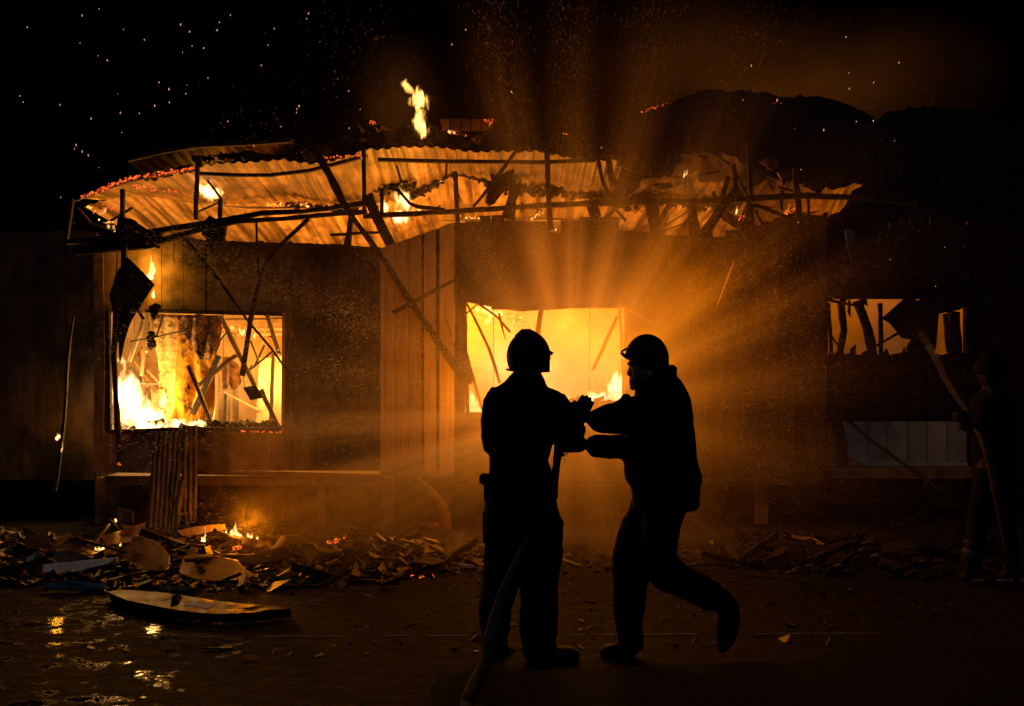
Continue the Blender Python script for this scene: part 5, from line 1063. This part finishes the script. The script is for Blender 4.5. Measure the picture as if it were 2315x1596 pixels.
# ------------------------------------------------------------------ water spray: mist volume and drops
SY = 8.3; SO = P(1300, 930, SY)
FING = [(101.3, 1.3, 2.4), (90.0, 1.4, 2.0), (78.0, 1.5, 2.2), (63, 1.2, 2.6), (40, .8, 3.5), (27, 1.1, 3.0), (8, .8, 4), (-12, .8, 4), (-45, .5, 8), (-75, .8, 7), (-100, .6, 6), (-162, 2.0, 2.6), (183, 1.6, 2.4), (170.5, 3.0, 2.2), (157, 4.0, 2.5), (140, .35, 5), (120, .5, 4)]
def spray():
    bm = bmesh.new()
    x0, x1 = -3.0, 3.0; y0, y1 = -1.25, 1.5; z0, z1 = -SO.z + .05, 3.9
    for v in bmesh.ops.create_cube(bm, size=1)['verts']:
        v.co = Vector((x0 if v.co.x < 0 else x1, y0 if v.co.y < 0 else y1, z0 if v.co.z < 0 else z1))
    me = bpy.data.meshes.new('water_spray'); bm.to_mesh(me); bm.free()
    m = bpy.data.materials.new('spray_mist'); m.use_nodes = True; n = m.node_tree.nodes; l = m.node_tree.links; n.remove(n['Principled BSDF'])
    v = n.new('ShaderNodeVolumeScatter'); v.inputs['Color'].default_value = (.97, .78, .5, 1); v.inputs['Anisotropy'].default_value = .45
    l.new(v.outputs[0], n['Material Output'].inputs['Volume'])
    def mth(op, a, b=None, c=None):
        q = n.new('ShaderNodeMath'); q.operation = op
        for i, s in enumerate((a, b, c)):
            if s is None: continue
            if isinstance(s, (int, float)): q.inputs[i].default_value = s
            else: l.new(s, q.inputs[i])
        return q.outputs[0]
    tc = n.new('ShaderNodeTexCoord'); sp = n.new('ShaderNodeSeparateXYZ'); l.new(tc.outputs['Object'], sp.inputs[0]); X, Yc, Z = sp.outputs
    ang = mth('ARCTAN2', Z, X); a01 = mth('MULTIPLY_ADD', ang, 1/(2*PI), .5)
    cr = n.new('ShaderNodeValToRGB'); cr.color_ramp.interpolation = 'EASE'
    pts = []
    base = .10
    fs = sorted([(((a + 180) % 360)/360, s, w/360) for a, s, w in FING])
    N = 32
    # sample the finger profile at the most telling places: each peak and the trough before the next
    for i, (p, s, w) in enumerate(fs):
        pts.append((p, s))
        if i+1 < len(fs): pts.append(((p + fs[i+1][0])/2, base + .12*min(s, fs[i+1][1])))
    pts = [(0.0, .45)] + pts[:30] + [(1.0, .45)]; pts.sort()
    el = cr.color_ramp.elements
    el[0].position = pts[0][0]; el[0].color = (pts[0][1],)*3 + (1,); el[1].position = 1.0; el[1].color = (pts[-1][1],)*3 + (1,)
    for p, s in pts[1:-1]:
        e = el.new(p); e.color = (s, s, s, 1)
    l.new(a01, cr.inputs[0]); fing = cr.outputs[0]
    sq = mth('ADD', mth('MULTIPLY', X, X), mth('MULTIPLY', Z, Z)); r = mth('SQRT', sq)
    fall = mth('DIVIDE', 1.0, mth('ADD', mth('MULTIPLY', r, .95), .9))
    edge = n.new('ShaderNodeMapRange'); edge.interpolation_type = 'SMOOTHSTEP'; edge.inputs['From Min'].default_value = 3.9; edge.inputs['From Max'].default_value = 1.6; l.new(r, edge.inputs[0])
    yy = mth('MULTIPLY', mth('SUBTRACT', Yc, .35), 1/.8); yg = mth('EXPONENT', mth('MULTIPLY', mth('MULTIPLY', yy, yy), -1.0))
    # radial streak noise: direction stretched
    cb = n.new('ShaderNodeCombineXYZ'); l.new(mth('MULTIPLY', a01, 150), cb.inputs[0]); l.new(mth('MULTIPLY', r, .8), cb.inputs[1]); l.new(mth('MULTIPLY', Yc, 1.2), cb.inputs[2])
    nz = n.new('ShaderNodeTexNoise'); nz.inputs['Scale'].default_value = 1.0; nz.inputs['Detail'].default_value = 3; nz.inputs['Roughness'].default_value = .6; l.new(cb.outputs[0], nz.inputs['Vector'])
    st = n.new('ShaderNodeMapRange'); st.inputs['From Min'].default_value = .3; st.inputs['From Max'].default_value = .72; st.inputs['To Min'].default_value = .35; st.inputs['To Max'].default_value = 1.6; l.new(nz.outputs['Fac'], st.inputs[0])
    core = mth('MULTIPLY', mth('EXPONENT', mth('MULTIPLY', sq, -.75)), .80)
    tot = mth('MULTIPLY', mth('MULTIPLY', fing, fall), mth('MULTIPLY', edge.outputs[0], st.outputs[0]))
    tot = mth('MULTIPLY', mth('ADD', tot, core), yg); l.new(mth('MULTIPLY', tot, SPRAY), v.inputs['Density'])
    m.cycles.volume_step_rate = 1.0 if hasattr(m.cycles, 'volume_step_rate') else None
    o = link('water_spray', me, m); o.location = SO; tag(o, 'wide fan of fine water spray lit orange in front of the wall', kind='stuff')
SPRAY = .50
spray()
# drops
rr = random.Random(5); verts = []; faces = []
def drop(p, d, L, r):
    s = d.cross(Vector((0, 1, 0))); s.normalize(); u = Vector((0, 1, 0)); b = len(verts)
    verts.extend([p - d*L, p + s*r, p - s*.5*r + u*r, p - s*.5*r - u*r, p + d*L*.7]); faces.extend([(b, b+1, b+2), (b, b+2, b+3), (b, b+3, b+1), (b+4, b+2, b+1), (b+4, b+3, b+2), (b+4, b+1, b+3)])
wts = [s*w for _, s, w in FING]; angf = None
for i in range(62000):
    if rr.random() < .62:
        a, s, w = rr.choices(FING, wts)[0]; ang = math.radians(a + rr.gauss(0, w*1.0)); angf = ang
    else: ang = rr.uniform(-PI, PI); angf = None
    r = (3.9 if rr.random() < .7 and ang == angf else 2.3) * rr.random()**.6; y = rr.gauss(.3, .5); p = SO + Vector((math.cos(ang)*r, y, math.sin(ang)*r))
    if p.z < .05 or p.y > 9.8 or p.y < 6.9: continue
    d = Vector((math.cos(ang), rr.gauss(0, .15), math.sin(ang) - .05)).normalized()
    q = rr.random(); L = .004 + .012*q*q*(r/2); drop(p, d, L, .0010 + (.0022 if r < 2.2 else .0010)*rr.random()**3)
me = bpy.data.meshes.new('water_drops'); me.from_pydata(verts, [], faces); me.update()
tag(link('water_drops', me, M_DROP), 'fine drops of water flying out from the nozzle', kind='stuff')

# ------------------------------------------------------------------ smoke
def puff(name, label, px_, py_, Y, rx, ry, rz, m):
    bm = bmesh.new(); bmesh.ops.create_icosphere(bm, subdivisions=3, radius=1.0); o = from_bm(name, bm, m)
    o.location = P(px_, py_, Y); o.scale = (rx, ry, rz); return tag(o, label, kind='stuff')
puff('smoke', 'brown smoke glowing beside the flame above the ridge', 900, 230, 13.2, .75, .6, 1.1, smoke_mat('ridge_smoke', .75, nscale=1.6, lo=.2, hi=.6))
puff('smoke', 'faint smoke lit brown in the sky behind the rear roofs', 1930, 190, 25.0, 5.0, 3.0, 2.3, smoke_mat('sky_smoke', .05, nscale=1.3, lo=.3, hi=.65))
puff('smoke', 'dim brown smoke behind the left shoulder of the humped roof', 1540, 130, 24.0, 3.4, 2.0, 2.2, smoke_mat('sky_smoke_two', .045, nscale=1.4, lo=.25, hi=.65))
puff('smoke', 'small smoke curl over the burning mound', 570, 1180, 9.3, .26, .2, .24, smoke_mat('mound_smoke', 3.0, nscale=2.4, lo=.42, hi=.62))
puff('smoke', 'wisp of pale smoke rising near the standing firefighter\'s leg', 1032, 1235, 8.6, .2, .15, .24, smoke_mat('wisp_smoke', 5.0, nscale=1.8, lo=.45, hi=.62))
puff('smoke', 'pale lit smoke drifting inside the left window', 450, 850, 12.2, 1.0, .7, .8, smoke_mat('left_room_smoke', .35, nscale=1.5, lo=.2, hi=.6))
puff('smoke', 'orange-lit smoke hanging over the tangled right part of the roof', 1600, 420, 11.2, .95, .5, .45, smoke_mat('roof_smoke', .5, nscale=1.8, lo=.25, hi=.65))
puff('smoke', 'glowing smoke filling the room behind the centre window', 1235, 800, 12.4, 1.35, .9, 1.2, smoke_mat('room_smoke', .9, nscale=1.0, lo=.1, hi=.6))
puff('smoke', 'thick lit mist around the right of the centre window', 1470, 740, 9.75, 1.15, .65, 1.1, smoke_mat('window_mist', .65, nscale=1.4, lo=.15, hi=.65, aniso=.2))
